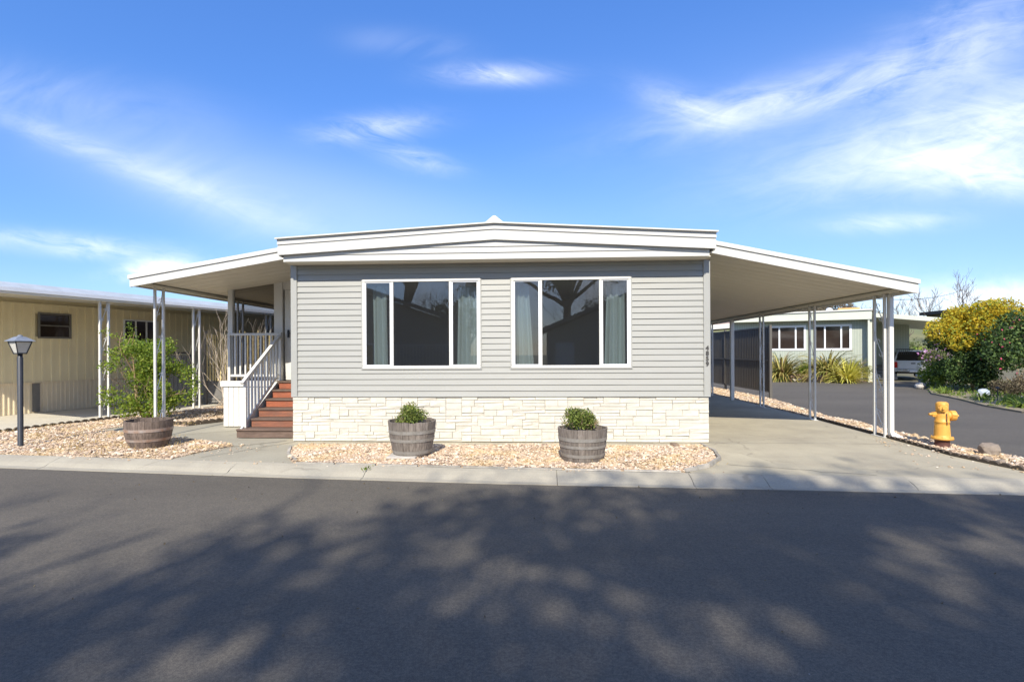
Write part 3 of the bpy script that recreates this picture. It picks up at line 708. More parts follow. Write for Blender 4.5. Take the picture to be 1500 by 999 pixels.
curtain(-1.44, -1.06, -1.48, -1.06, 'teal curtain behind the right pane of the left window', 3)
curtain(-.40, -.14, -.40, -.05, 'teal curtain behind the left pane of the right window', 3)
curtain(1.26, 1.58, 1.20, 1.58, 'teal curtain at the far right pane of the right window', 3)
# roof, fascia bands, gable boards, soffit, ridge cap
FX0, FX1, FY = -4.45, 2.96, 8.60
def band(o0, o1, y0, y1, x0=FX0, x1=FX1):
    mb = MB()
    for a_, b_ in ((x0, PKX), (PKX, x1)):
        mb.hexa([(a_, y0, roofz(a_) + o1), (b_, y0, roofz(b_) + o1), (b_, y1, roofz(b_) + o1), (a_, y1, roofz(a_) + o1),
                 (a_, y0, roofz(a_) + o0), (b_, y0, roofz(b_) + o0), (b_, y1, roofz(b_) + o0), (a_, y1, roofz(a_) + o0)])
    return mb
roof = band(0, -.022, 8.535, HB + .3, FX0 - .02, FX1 + .02).build('roof', 'fascia', house)
fas = MB()
for b_ in (band(-.024, -.112, 8.583, 8.64), band(-.113, -.285, 8.602, 8.645)): fas.add(b_.v, b_.f)
fa = fas.build('fascia', 'fascia', house)
sf = MB()   # eave fascias along both sides
for x0, x1 in ((FX0, FX0 + .03), (FX1 - .03, FX1)): sf.box(x0, x1, 8.65, HB + .28, 3.26, roofz(x0) - .025)
sf.build('eave_fascia', 'fascia', house)
gb_ = MB()
def gboard(z0, z1, y):
    # horizontal board clipped under the sloping fascia
    lim = lambda z: (3.77 - .262 - z) / (.21 / 3.73)
    xl = max(FX0 + .06, PKX - lim(z0)); xr = min(FX1 - .08, PKX + lim(z0)); xl2 = max(FX0 + .06, PKX - lim(z1)); xr2 = min(FX1 - .08, PKX + lim(z1))
    if xr2 < xl2: xl2 = xr2 = PKX
    gb_.hexa([(xl, y, z0), (xr, y, z0), (xr, y + .03, z0), (xl, y + .03, z0), (xl2, y + .002, z1), (xr2, y + .002, z1), (xr2, y + .03, z1), (xl2, y + .03, z1)])
gboard(3.381, 3.507, 8.652); gboard(3.283, 3.395, 8.668); gboard(3.172, 3.297, 8.684)
gb_.build('gable_board', 'fascia', house)
MB().box(FX0 + .05, FX1 - .05, 8.717, HY + .06, 3.168, 3.182).build('soffit', 'ceiling', house)
rc = MB(); rc.prism([(PKX - .17, roofz(PKX - .17) + .001), (PKX + .17, roofz(PKX + .17) + .001), (PKX + .02, 3.885), (PKX - .02, 3.885)], 8.60, HB, 'y')
rc.build('ridge_cap', 'fascia', roof)
# house number on the right corner trim, digits one below the other
for i, ch_ in enumerate('4859'):
    fc = bpy.data.curves.new('digit', 'FONT'); fc.body = ch_; fc.size = .105; fc.extrude = .004; fc.align_x = 'CENTER'; fc.offset = .004
    fo = bpy.data.objects.new('digit_source', fc); COL.objects.link(fo)
    bpy.context.view_layer.update()
    me = bpy.data.meshes.new_from_object(fo.evaluated_get(bpy.context.evaluated_depsgraph_get()))
    bpy.data.objects.remove(fo)
    T = wm(house).inverted() @ Matrix.Translation((HX1 - .028, HY - .041, 1.606 - i * .092)) @ Matrix.Rotation(R(90), 4, 'X')
    me.transform(T); me.materials.clear(); me.materials.append(M['number'])
    d = bpy.data.objects.new('house_number', me); COL.objects.link(d); d.parent = house

# ------------------------------------------------------------------ ornamental pair of posts (two tubes with scrolls between)
def post_pair(parent, x, y, z0, z1, mat='white', dirv=(0, 1), gap=.22, scroll=True, r=.021):
    dx, dy = dirv
    p = MB()
    for s_ in (-.5, .5):
        cx, cy = x + dx * gap * s_, y + dy * gap * s_
        p.bbox(cx - r, cx + r, cy - r, cy + r, z0 + .012, z1, .004)
    post = p.build('post', mat, parent)
    pl = MB(); pl.bbox(x - .05 - abs(dx) * gap * .5, x + .05 + abs(dx) * gap * .5, y - .05 - abs(dy) * gap * .5, y + .05 + abs(dy) * gap * .5, z0, z0 + .011, .003); pl.build('base_plate', mat, post)
    if scroll:
        sc = MB(); n = 4; H_ = (z1 - z0); g = gap / 2 - r
        for i in range(n):
            zc = z0 + H_ * (i + .5) / n; L_ = H_ / n * .46
            pts = []
            for k in range(21):
                t = -1 + k / 10; u = g * .92 * math.sin(t * math.pi * .5) ; pts.append((x + dx * u, y + dy * u, zc + t * L_))
            sc.tube(pts, .0075, 5)
            for sg in (-1, 1):
                pts = []
                for k in range(13):
                    a = k / 12 * math.pi * 1.6; rr = g * .55 * (1 - k / 20)
                    u = sg * (g * .42 - rr * math.cos(a)); pts.append((x + dx * u, y + dy * u, zc + sg * (L_ * .35 + rr * math.sin(a))))
                sc.tube(pts, .006, 5)
        sc.build('scroll', mat, post)
    return post

# ------------------------------------------------------------------ carport
car = thing('carport', 'white carport roof on ornamental posts along the right side of the grey house', 'carport', (4.7, 9, 0))
CX0, CX1, CY0, CY1 = 2.975, 6.40, 8.93, 20.6
def slope_roof(parent, xa, xb, zca, zcb, zfa, zfb, zta, ztb, y0, y1, name='roof'):
    # xa: house side, xb: outer side. zc: ceiling, zf: bottom of the fascia, zt: top
    mb = MB(); n = int((y1 - y0 - .04) / .305); sg = 1 if xb > xa else -1
    for i in range(n + 1):   # interlocking pans with a rib at every joint
        a_ = y0 + .04 + i * .305; b_ = min(a_ + .305, y1)
        if b_ - a_ < .05: continue
        mb.hexa([(xa, a_, zca), (xb - sg * .03, a_, zcb), (xb - sg * .03, b_ - .006, zcb), (xa, b_ - .006, zca), (xa, a_, zta - .05), (xb - sg * .03, a_, ztb - .05), (xb - sg * .03, b_ - .006, ztb - .05), (xa, b_ - .006, zta - .05)])
    for i in range(n + 1):
        a_ = y0 + .04 + i * .305 + .299
        if a_ + .02 > y1: continue
        mb.hexa([(xa, a_ - .012, zca - .004), (xb - sg * .03, a_ - .012, zcb - .004), (xb - sg * .03, a_ + .018, zcb - .004), (xa, a_ + .018, zca - .004), (xa, a_ - .012, zca - .001), (xb - sg * .03, a_ - .012, zcb - .001), (xb - sg * .03, a_ + .018, zcb - .001), (xa, a_ + .018, zca - .001)])
    mb.add([(xa, y0, zta), (xb, y0, ztb), (xb, y1, ztb), (xa, y1, zta), (xa, y0, zta - .045), (xb, y0, ztb - .045), (xb, y1, ztb - .045), (xa, y1, zta - .045)], [(0, 1, 2, 3), (4, 7, 6, 5), (0, 4, 5, 1), (1, 5, 6, 2), (2, 6, 7, 3), (3, 7, 4, 0)])
    rf = mb.build(name, 'ceiling', parent)
    f = MB()
    f.hexa([(xa, y0 - .012, zfa), (xb, y0 - .012, zfb), (xb, y0 + .03, zfb), (xa, y0 + .03, zfa), (xa, y0 - .012, zta - .062), (xb, y0 - .012, ztb - .062), (xb, y0 + .03, ztb - .062), (xa, y0 + .03, zta - .062)])
    f.hexa([(xa, y0 - .036, zta - .060), (xb + sg * .02, y0 - .036, ztb - .060), (xb + sg * .02, y0 + .034, ztb - .060), (xa, y0 + .034, zta - .060), (xa, y0 - .036, zta + .012), (xb + sg * .02, y0 - .036, ztb + .012), (xb + sg * .02, y0 + .034, ztb + .012), (xa, y0 + .034, zta + .012)])
    f.build('fascia', 'fascia', parent)
    g = MB(); x0, x1 = sorted((xb - sg * .012, xb + sg * .028)); g.box(x0, x1, y0 + .036, y1, zfb + .02, ztb + .008); g.build('gutter', 'fascia', parent)
    return rf
slope_roof(car, CX0, CX1, 3.30, 2.665, 3.27, 2.535, 3.475, 2.755, CY0, CY1)
bm_ = MB(); bm_.box(6.27, 6.36, CY0 + .05, CY1, 2.612, 2.662)
bm_.build('beam', 'ceiling', car)
cr = MB()   # open corrugated ends over the beam
pl_ = [(CY0 + .1, 2.655)]
for i in range(76):
    y = CY0 + .1 + i * .152; pl_ += [(y, 2.60), (y + .085, 2.60), (y + .085, 2.64), (y + .152, 2.64)]
pl_.append((CY0 + .1 + 76 * .152, 2.655)); cr.prism(pl_, 6.361, 6.375, 'x')
cr.build('pan_end', 'ceiling', car)
for y, sc_ in ((9.78, True), (12.1, True), (14.75, True), (16.95, False), (18.9, True)):
    if sc_: post_pair(car, 6.32, y, 0, 2.61, 'white', (0, 1), .28 if y < 10 else .22)
    else: MB().bbox(6.265, 6.375, y - .055, y + .055, 0, 2.61, .008).build('post', 'white', car)
dsp = MB(); dsp.bbox(6.36, 6.435, 9.56, 9.65, .10, 2.60, .008)
dsp.hexa([(6.36, 9.50, .02), (6.56, 9.50, .015), (6.56, 9.60, .015), (6.36, 9.60, .02), (6.36, 9.56, .11), (6.435, 9.56, .11), (6.435, 9.65, .11), (6.36, 9.65, .11)])
dsp.build('downspout', 'white', car)

# ------------------------------------------------------------------ porch: awning, deck, screen, railing, door
por = thing('entry_porch', 'white covered entry porch on the left side of the grey house', 'porch', (-5.9, 10, 0))
slope_roof(por, -4.46, -7.36, 3.30, 2.90, 3.27, 2.80, 3.475, 3.00, CY0, 17.5)
MB().box(-7.30, -7.21, CY0 + .05, 17.5, 2.845, 2.895).build('beam', 'ceiling', por)
for y in (9.5, 12.2, 14.9): post_pair(por, -7.25, y, 0, 2.843, 'white', (0, 1), .22)
DZ = .99; DY = 10.78
MB().box(-6.80, -4.42, DY + .06, 15.0, DZ - .09, DZ).build('deck', 'greywood', por)
sk = MB()   # grooved white skirting under the deck
n = 10; 
for i in range(n):
    x0 = -6.80 + i * (1.16 / n); sk.bbox(x0 + .003, x0 + 1.16 / n - .003, DY, DY + .05, .01, DZ - .12, .006)
sk.box(-6.80, -5.64, DY + .02, DY + .055, .0, DZ - .12)
for i in range(36): sk.bbox(-6.80, -6.765, DY + .056 + i * .115, DY + .056 + i * .115 + .109, .01, DZ - .12, .005)
sk.build('deck_skirt', 'white', por)
MB().bbox(-6.85, -5.62, DY - .03, DY + .058, DZ - .118, DZ + .004, .006).build('deck_rim', 'white', por)
for x in (-6.73,): MB().bbox(x - .055, x + .055, 10.93, 11.04, DZ + .004, 3.13, .006).build('post', 'white', por)
rl = MB(); rl.bbox(-6.68, -5.60, 10.84, 10.90, 1.975, 2.03, .006); rl.bbox(-6.68, -5.60, 10.85, 10.89, DZ + .09, DZ + .14, .005); rl.bbox(-6.74, -6.681, 10.84, 10.90, DZ + .005, 2.035, .006); rl.bbox(-5.599, -5.54, 10.84, 10.90, DZ + .005, 2.035, .006)
rail = rl.build('railing', 'white', por)
for i in range(9):
    x = -6.58 + i * .115; MB().bbox(x - .018, x + .018, 10.855, 10.888, DZ + .141, 1.974, .003).build('baluster', 'white', rail)
MB().add([(-6.67, 11.0, DZ + .02), (-5.76, 11.0, DZ + .02), (-5.76, 11.0, 3.18), (-6.67, 11.0, 3.05)], [(0, 1, 2, 3)]).build('porch_screen', 'porch_screen', por)
MB().bbox(-5.755, -5.56, 10.95, 11.06, DZ, 3.22, .006).build('wall_panel', 'white', por)
MB().box(-5.559, -4.405, 10.97, 11.05, 2.98, 3.28).build('wall_panel', 'white', por)
MB().box(-6.70, -4.42, 14.9, 15.0, DZ, 3.2).build('back_wall', 'grey_panel', por)
dr = MB(); dr.bbox(-5.53, -4.47, 10.985, 11.03, DZ + .01, 2.975, .006)
dr.box(-5.40, -4.60, 10.972, 10.984, DZ + .14, DZ + .80); 
door = dr.build('door', 'white', por)
MB().box(-5.36, -4.64, 10.972, 10.984, DZ + .98, 2.82).build('door_glass', 'glass_brown', door)
MB().bbox(-5.46, -5.42, 10.945, 10.984, 1.93, 2.10, .008).tube([(-5.44, 10.95, 2.03), (-5.44, 10.92, 2.03), (-5.36, 10.915, 2.02)], .011, 6).build('handle', 'black_metal', door)
# ------------------------------------------------------------------ stairs
st = thing('wooden_stairs', 'reddish wooden stairs with a white side rail leading up to the porch door', 'stairs', (-5.03, 9.4, 0))
SX0, SX1 = -5.52, -4.43
for i in range(6):
    y = 9.38 + .262 * i; z0, z1 = .165 * i, .165 * (i + 1)
    xl = -5.66 if i == 0 else SX0
    MB().bbox(xl, SX1, y, y + .026, z0 + .002, z1 - .034, .003).build('riser', 'greywood' if i == 0 else 'redwood_worn' if i < 3 else 'redwood', st)
    MB().bbox(xl - .0, SX1, y - .028, y + .262 if i < 5 else 10.968, z1 - .033, z1, .006).build('tread', 'greywood', st)
sm = MB(); pr = [(9.42, .17), (9.42, .0), (10.77, .0), (10.77, .975)]
sm.prism(pr, -5.62, -5.58, 'x'); sm.build('stringer', 'white', st)
hr = MB(); y0, z0, y1, z1 = 9.46, 1.045, 10.83, 1.96
d_ = Vector((0, y1 - y0, z1 - z0)).normalized(); nn = Vector((0, -d_.z, d_.y))
def beam(mb, p, q, hw, hh):
    p, q = Vector(p), Vector(q); d = (q - p).normalized(); u = Vector((1, 0, 0)); v = d.cross(u)
    mb.hexa([p - u * hw - v * hh, p + u * hw - v * hh, q + u * hw - v * hh, q - u * hw - v * hh, p - u * hw + v * hh, p + u * hw + v * hh, q + u * hw + v * hh, q - u * hw + v * hh])
beam(hr, (-5.575, y0 - .04, z0 - .03), (-5.575, y1, z1), .032, .026)
beam(hr, (-5.575, y0 + .07, .26), (-5.575, y1 - .05, 1.13), .018, .02)
hr.bbox(-5.60, -5.55, 9.50, 9.55, .166, 1.05, .005)
hrail = hr.build('handrail', 'white', st)
for i in range(10):
    y = 9.64 + i * .118; t = (y - y0) / (y1 - y0); zb = .26 + (y - y0 - .07) / (y1 - .05 - y0 - .07) * .87
    MB().bbox(-5.592, -5.558, y - .016, y + .016, zb, z0 + (z1 - z0) * t - .02, .003).build('baluster', 'white', hrail)

# ------------------------------------------------------------------ half barrels
def barrel(label, loc, rb, rt, h, mat, hoopmat, hoops, bulge=.0, tilt=0):
    t = thing('half_barrel_planter', label, 'planter', (0, 0, 0), 0, 'half barrel planters')
    n = 22; s_ = MB()
    prof = lambda z: rb + (rt - rb) * (z / h) + bulge * math.sin(math.pi * z / h)
    for k in range(n):
        a0, a1 = 2 * math.pi * k / n + .006, 2 * math.pi * (k + 1) / n - .006; th = rng.uniform(-.002, .003); top = h + rng.uniform(-.008, .006)
        vs = []; m_ = 6
        for i in range(m_ + 1):
            z = top * i / m_ if i == m_ else h * i / m_
            for a in (a0, (a0 + a1) / 2, a1):
                r_ = prof(min(z, h)) + th; vs.append((r_ * math.cos(a), r_ * math.sin(a), z))
            for a in (a1, a0):
                r_ = prof(min(z, h)) - .026; vs.append((r_ * math.cos(a), r_ * math.sin(a), z))
        fs = []
        for i in range(m_):
            for j in range(5): fs.append((i * 5 + j, i * 5 + (j + 1) % 5, (i + 1) * 5 + (j + 1) % 5, (i + 1) * 5 + j))
        fs += [(4, 3, 2, 1, 0), tuple(m_ * 5 + j for j in range(5))]
        s_.add(vs, fs)
    s_.build('stave', mat, t, smooth=False)
    for zf, wd in hoops:
        z = h * zf; MB().lathe([(prof(z - wd / 2) + .001, z - wd / 2), (prof(z - wd / 2) + .0065, z - wd / 2), (prof(z + wd / 2) + .0065, z + wd / 2), (prof(z + wd / 2) + .001, z + wd / 2)], n=44, closed_top=False, closed_bot=False).build('hoop', hoopmat, t, smooth=False)
    so_ = MB(); vs = [(0, 0, h - .085)]; 
    for r_, q in ((.5, 16), (1, 16)):
        for k in range(16):
            a = 2 * math.pi * k / 16; rr = (prof(h - .09) - .027) * r_; vs.append((rr * math.cos(a), rr * math.sin(a), h - .09 + rng.uniform(-.015, .015)))
    so_.add(vs, [(0, 1 + k, 1 + (k + 1) % 16) for k in range(16)] + [(1 + k, 17 + k, 17 + (k + 1) % 16, 1 + (k + 1) % 16) for k in range(16)]).build('soil', 'pot_soil', t)
    place(t, loc, rng.uniform(0, 6)); return t
barrel('grey half barrel planter on a paver under the left window', (-1.93, 7.82, .035), .285, .365, .51, 'barrel_grey', 'hoop', ((.70, .05), (.46, .045), (.10, .05)), .012)
barrel('grey half barrel planter under the right window', (.66, 7.55, .008), .295, .362, .475, 'barrel_grey', 'hoop', ((.69, .05), (.47, .04), (.20, .045)), .010)
barrel('brown half barrel with no plant beside the porch post on the left', (-6.62, 8.42, .01), .268, .350, .46, 'barrel_brown', 'hoop_rust', ((.66, .05), (.30, .045)), .03)
tag(MB().bbox(-2.24, -1.80, 7.46, 7.95, .012, .046, .008).build('stone_paver', 'paver'), 'pale square paver under the grey barrel in front of the left window', 'paver')
def boxwood(label, loc, r, n, leaf=.034, lobes=12, flat=.8):
    t = thing('boxwood_shrub', label, 'shrub', (0, 0, 0), 0, 'small shrubs in the barrels')
    P = []
    for i in range(lobes):
        a = rng.uniform(0, 6.28); d = rng.uniform(.2, .75); c = (math.cos(a) * d * r[0], math.sin(a) * d * r[1], r[2] * rng.uniform(.3, .85))
        P.append(ball_points(n // lobes, c, (r[0] * .42, r[1] * .42, r[2] * .38)))
    P = np.concatenate(P); leaves(P, leaf, .55, up=.6).build('foliage', 'leaf_box', t)
    tips = []; s_ = MB()
    for i in range(9): branchy(s_, (0, 0, -.12), (rng.gauss(0, .5), rng.gauss(0, .5), 1), r[2] * .9, .006, 1, rng, tips)
    s_.build('stem', 'shrub_bark', t)
    place(t, loc)
boxwood('low spreading green shrub in the barrel under the left window', (-1.94, 7.82, .48), (.28, .24, .27), 2600, lobes=16)
boxwood('small round green shrub in the barrel under the right window', (.63, 7.55, .43), (.23, .22, .29), 3400, lobes=20)

# ------------------------------------------------------------------ lamp post
lp = thing('lamp_post', 'dark lamp post with a pale glass lantern in the gravel by the street', 'lamp', (-8.92, 8.42, 0))
lx, ly = -8.92, 8.42
MB().lathe([(.045, -.02), (.045, .02), (.040, .03), (.040, 1.53), (.034, 1.54), (.034, 1.60)], (lx, ly, 0), 18).build('post', 'post_grey', lp, smooth=True)
ln_ = Matrix.Rotation(R(-18), 4, 'Z')
def sq(mb, prof, c, mat): # four-sided lofts
    mb.lathe([(r_ * math.sqrt(2), z) for r_, z in prof], c, 4, mat @ Matrix.Rotation(R(45), 4, 'Z'))
g = MB(); sq(g, [(.058, 1.615), (.108, 1.80)], (lx, ly, 0), ln_); gl = g.build('lantern_glass', 'frosted', lp)
fr = MB()
for k in range(4):
    a = R(45 + 90 * k - 18); c, s_ = math.cos(a) * math.sqrt(2), math.sin(a) * math.sqrt(2)
    fr.tube([(lx + .061 * c, ly + .061 * s_, 1.605), (lx + .112 * c, ly + .112 * s_, 1.80)], .0085, 6)
sq(fr, [(.067, 1.595), (.067, 1.614)], (lx, ly, 0), ln_); sq(fr, [(.117, 1.80), (.117, 1.813)], (lx, ly, 0), ln_)
fr.build('lantern_frame', 'black_metal', lp)
ro = MB(); sq(ro, [(.150, 1.814), (.150, 1.820), (.062, 1.888), (.050, 1.894)], (lx, ly, 0), ln_); ro.lathe([(.038, 1.893), (.042, 1.905), (.030, 1.918), (.006, 1.926)], (lx, ly, 0), 12)
ro.build('lantern_roof', 'lantern_roof', lp)

# ------------------------------------------------------------------ hydrant
hx, hy = 6.62, 8.72
hyd = thing('fire_hydrant', 'yellow fire hydrant on a rusty base in the gravel strip', 'fire hydrant', (hx, hy, 0))
MB().lathe([(.125, -.03), (.105, .02), (.10, .115), (.118, .125)], (hx, hy, 0), 24).build('base_spool', 'hydrant_rust', hyd, smooth=True)
b_ = MB(); b_.lathe([(.11, .122), (.150, .126), (.153, .150), (.148, .160), (.112, .178), (.110, .20), (.100, .36), (.097, .395), (.104, .400), (.104, .425), (.096, .432), (.098, .50), (.094, .56), (.080, .60), (.074, .615)], (hx, hy, 0), 28)
b_.build('barrel', 'hydrant', hyd, smooth=True)
bl = MB()
for k in range(8):
    a = R(45 * k + 10); bl.lathe([(.013, .158), (.013, .174), (.008, .178)], (hx + .133 * math.cos(a), hy + .133 * math.sin(a), 0), 6)
for k in range(6):
    a = R(60 * k); p = [(hx + .1 * math.cos(a), hy + .1 * math.sin(a), .19), (hx + .096 * math.cos(a), hy + .096 * math.sin(a), .36)]
    bl.tube(p, [.012, .006], 5)
bl.build('flange_bolt', 'hydrant', hyd)
def nozzle(name, az, z, r_, L_, cap=True, up=0):
    d = Matrix.Rotation(R(az), 4, 'Z') @ Matrix.Rotation(R(90 - up), 4, 'Y')
    q = MB(); q.lathe([(r_ * .92, .03), (r_ * .9, L_ * .55), (r_ * 1.0, L_ * .56), (r_ * 1.12, L_ * .60), (r_ * 1.12, L_ * .95), (r_ * .95, L_ * 1.0)], (hx, hy, z), 20, d)
    for k in range(3):
        a = R(120 * k + 20); c_ = d @ Vector((r_ * 1.14 * math.cos(a), r_ * 1.14 * math.sin(a), L_ * .78)); q.lathe([(.012, L_ * .62), (.012, L_ * .93)], (hx + (d @ Vector((r_ * 1.12 * math.cos(a), r_ * 1.12 * math.sin(a), 0))).x, hy + (d @ Vector((r_ * 1.12 * math.cos(a), r_ * 1.12 * math.sin(a), 0))).y, z + (d @ Vector((r_ * 1.12 * math.cos(a), r_ * 1.12 * math.sin(a), 0))).z), 6, d)
    q.lathe([(.024, L_ * .98), (.021, L_ * 1.22)], (hx, hy, z), 5, d)
    return q.build(name, 'hydrant', hyd)
nozzle('steamer_outlet', -12, .515, .074, .185); nozzle('hose_outlet', -118, .64, .052, .135, up=0)
nozzle('valve_stem', 178, .535, .030, .165)
MB().lathe([(.082, .56), (.080, .60), (.084, .612), (.086, .70), (.080, .722), (.055, .738), (.0, .742)], (hx, hy, 0), 24, None, True, True).build('top_section', 'hydrant', hyd, smooth=True)
MB().tube([(hx - .01, hy - .112, .56), (hx - .012, hy - .118, .5), (hx - .008, hy - .112, .43), (hx - .004, hy - .114, .37)], .006, 5).build('cap_chain', 'hydrant_rust', hyd)
# boulder and small stones
def boulder(name, label, loc, r, seed, mat='rock', cat='rock'):
    rg = random.Random(seed); vs = []; fs = []; n, m_ = 16, 9
    off = [(Vector((rg.gauss(0, 1), rg.gauss(0, 1), rg.gauss(0, 1))).normalized(), rg.uniform(.68, .97)) for _ in range(13)]
    for j in range(m_ + 1):
        ph = math.pi * j / m_
        for i in range(n):
            a = 2 * math.pi * i / n; d = Vector((math.sin(ph) * math.cos(a), math.sin(ph) * math.sin(a), math.cos(ph)))
            s_ = min([1.0] + [h_ / max(.2, d.dot(q)) for q, h_ in off if d.dot(q) > .2]) * (1 + rg.gauss(0, .012))
            vs.append((loc[0] + d.x * s_ * r[0], loc[1] + d.y * s_ * r[1], loc[2] + d.z * s_ * r[2]))
    for j in range(m_):
        for i in range(n): fs.append((j * n + i, (j + 1) * n + i, (j + 1) * n + (i + 1) % n, j * n + (i + 1) % n))
    tag(MB().add(vs, fs).build(name, mat, smooth=False), label, cat)
boulder('boulder', 'grey brown boulder in the gravel strip right of the hydrant', (6.80, 8.05, .06), (.15, .14, .15), 5)
for i, (x, y, s_) in enumerate(((6.42, 7.62, .075), (6.44, 7.45, .06), (6.38, 7.8, .06))):
    boulder('edging_stone', ['dark rounded stone at the slab edge below the hydrant', 'smaller dark stone at the slab edge nearest the street', 'flat dark stone at the slab edge left of the boulder'][i], (x, y, .02), (s_, s_ * .7, s_ * .8), 20 + i, 'rock', 'stone')

# ------------------------------------------------------------------ beige neighbour on the left (own frame: x into the house, y along its side)
NO = (-11.63, 8.86, 0); NA = R(-18.6)     # y axis runs back along the awning edge
nb = thing('beige_manufactured_house', 'beige ribbed manufactured house with a long side awning on the left', 'house', NO, NA)
NM = Matrix.Translation(NO) @ Matrix.Rotation(NA, 4, 'Z')
class LMB(MB):
    """builds in the frame of a thing"""
    def __init__(s, mat): super().__init__(); s.m = mat
    def build(s, *a, **k): s.v = [tuple(s.m @ Vector(p)) for p in s.v]; return MB.build(s, *a, **k)
NW = -3.35   # wall plane
NL = 17.0
def ribs(mb, x, y0, y1, z0, z1, step, depth, sgn=1, holes=()):
    """ribbed sheet facing +x: flat pans with raised ribs"""
    y = y0
    while y < y1 - .01:
        for a_, b_, d in ((y, min(y + step * .72, y1), 0), (y + step * .72, min(y + step, y1), depth)):
            if b_ <= a_: continue
            segs = [(z0, z1)]
            for hy0, hy1, hz0, hz1 in holes:
                if a_ < hy1 and b_ > hy0: segs = [q for s_ in segs for q in ((s_[0], min(s_[1], hz0)), (max(s_[0], hz1), s_[1])) if q[1] > q[0] + .005]
            for q0, q1 in segs: mb.box(x - .02, x + d + .002, a_, b_, q0, q1)
        y += step
holes = [(3.67, 4.36, 2.08, 2.70), (5.85, 6.85, 1.80, 2.64)]
mb = LMB(NM); ribs(mb, NW, .2, NL, .845, 2.98, .21, .016, holes=holes); mb.build('siding', 'beige', nb)
mb = LMB(NM); ribs(mb, NW - .03, .2, NL, .0, .82, .105, .014); mb.build('skirting', 'beige_light', nb)
mb = LMB(NM); mb.box(NW - 6.5, NW - .06, .25, NL, 0, 3.1); mb.build('wall', 'beige', nb)
mb = LMB(NM); mb.box(NW - .03, NW + .03, .2, NL, .821, .844); mb.build('drip_rail', 'beige_light', nb)
mb = LMB(NM); mb.box(NW - .045, NW - .012, 3.5, 3.66, .03, .80); mb.v = [(p[0] + .03, p[1], p[2]) for p in mb.v]; mb.build('skirting_hatch', 'grey_panel', nb)
for y0, y1, z0, z1 in holes:
    mb = LMB(NM); f = .045
    mb.box(NW - .01, NW + .03, y0 - f, y1 + f, z0 - f, z0); mb.box(NW - .01, NW + .03, y0 - f, y1 + f, z1, z1 + f); mb.box(NW - .01, NW + .03, y0 - f, y0, z0, z1); mb.box(NW - .01, NW + .03, y1, y1 + f, z0, z1)
    if y0 < 5: mb.box(NW - .005, NW + .025, y0, y1, (z0 + z1) / 2 - .015, (z0 + z1) / 2 + .015)
    else:
        for q in (.33, .66): mb.box(NW - .005, NW + .025, y0 + (y1 - y0) * q - .02, y0 + (y1 - y0) * q + .02, z0, z1)
    wn = mb.build('window', 'grey_panel' if y0 < 5 else 'gutter', nb)
    mb = LMB(NM); mb.box(NW - .04, NW - .011, y0, y1, z0, z1); mb.build('pane', 'glass_brown', wn)
mb = LMB(NM); mb.hexa([(NW - .1, -.0, 3.10), (-.04, -.0, 2.93), (-.04, NL, 2.93), (NW - .1, NL, 3.10), (NW - .1, -.0, 3.16), (-.04, -.0, 3.0), (-.04, NL, 3.0), (NW - .1, NL, 3.16)])
mb.build('awning', 'fascia', nb)
mb = LMB(NM); mb.hexa([(NW - 6.7, -.3, 3.25), (NW + .2, -.3, 3.17), (NW + .2, NL, 3.17), (NW - 6.7, NL, 3.25), (NW - 6.7, -.3, 3.45), (NW + .2, -.3, 3.37), (NW + .2, NL, 3.37), (NW - 6.7, NL, 3.45)])
rfn = mb.build('roof', 'roof_grey', nb)
for y in (6.5, 11.5): LMB(NM).lathe([(.05, 3.36), (.05, 3.52), (.09, 3.53), (.09, 3.57), (.02, 3.60)], (NW - 1.2, y, 0), 10).build('roof_vent', 'black_metal', rfn)
mb = LMB(NM); mb.box(-.035, .0, -.02, NL, 2.885, 3.02); mb.box(.001, .07, -.02, NL, 2.93, 3.01); mb.build('gutter', 'gutter', nb)
mb = LMB(NM); mb.hexa([(-.17, -.02, 3.021), (-.001, -.02, 3.021), (-.001, NL, 3.021), (-.17, NL, 3.021), (-.30, -.02, 3.15), (-.26, -.02, 3.15), (-.26, NL, 3.15), (-.30, NL, 3.15)]); mb.build('fascia', 'roof_grey', nb)
for k in (3.40, 5.82, 8.4, 11.0):
    p_ = NM @ Vector((-.12, k, 0)); dv = NM.to_3x3() @ Vector((0, 1, 0))
    post_pair(nb, p_.x, p_.y, 0, 2.93, 'white', (dv.x, dv.y), .19, True, .024)
# reed fence, dark gate and grey panels behind the porch
fe = thing('reed_fence', 'dry reed slat fence over grey boards between the two houses', 'fence', (-8, 15.6, 0))
mb = MB()
x = -10.38
while x < -7.05:
    w_ = rng.uniform(.034, .046); mb.box(x, x + w_, 15.60 + rng.uniform(-.01, .01), 15.63, .74, rng.uniform(2.15, 2.32)); x += w_ + rng.uniform(.035, .06)
mb.build('slat', 'bamboo', fe)
MB().box(-10.4, -7.0, 15.66, 15.69, .05, .73).box(-10.4, -7.0, 15.635, 15.655, .15, .21).box(-10.4, -7.0, 15.66, 15.69, 1.2, 1.26).box(-10.4, -7.0, 15.66, 15.69, 2.0, 2.05).build('board_panel', 'grey_panel', fe)
for x, h_ in ((-10.46, 2.3), (-7.03, 2.2)): MB().box(x, x + .07, 15.60, 15.68, 0, h_).build('post', 'grey_panel', fe)
sp = thing('board_screen', 'dark grey corrugated screen behind the porch deck', 'fence', (-6, 17.6, 0))
mb = MB(); ribs_n = 40
for i in range(ribs_n): mb.box(-9.6 + i * .14, -9.6 + i * .14 + .10, 17.58, 17.62, .05, 2.5); mb.box(-9.6 + i * .14 + .10, -9.6 + i * .14 + .14, 17.60, 17.63, .05, 2.5)
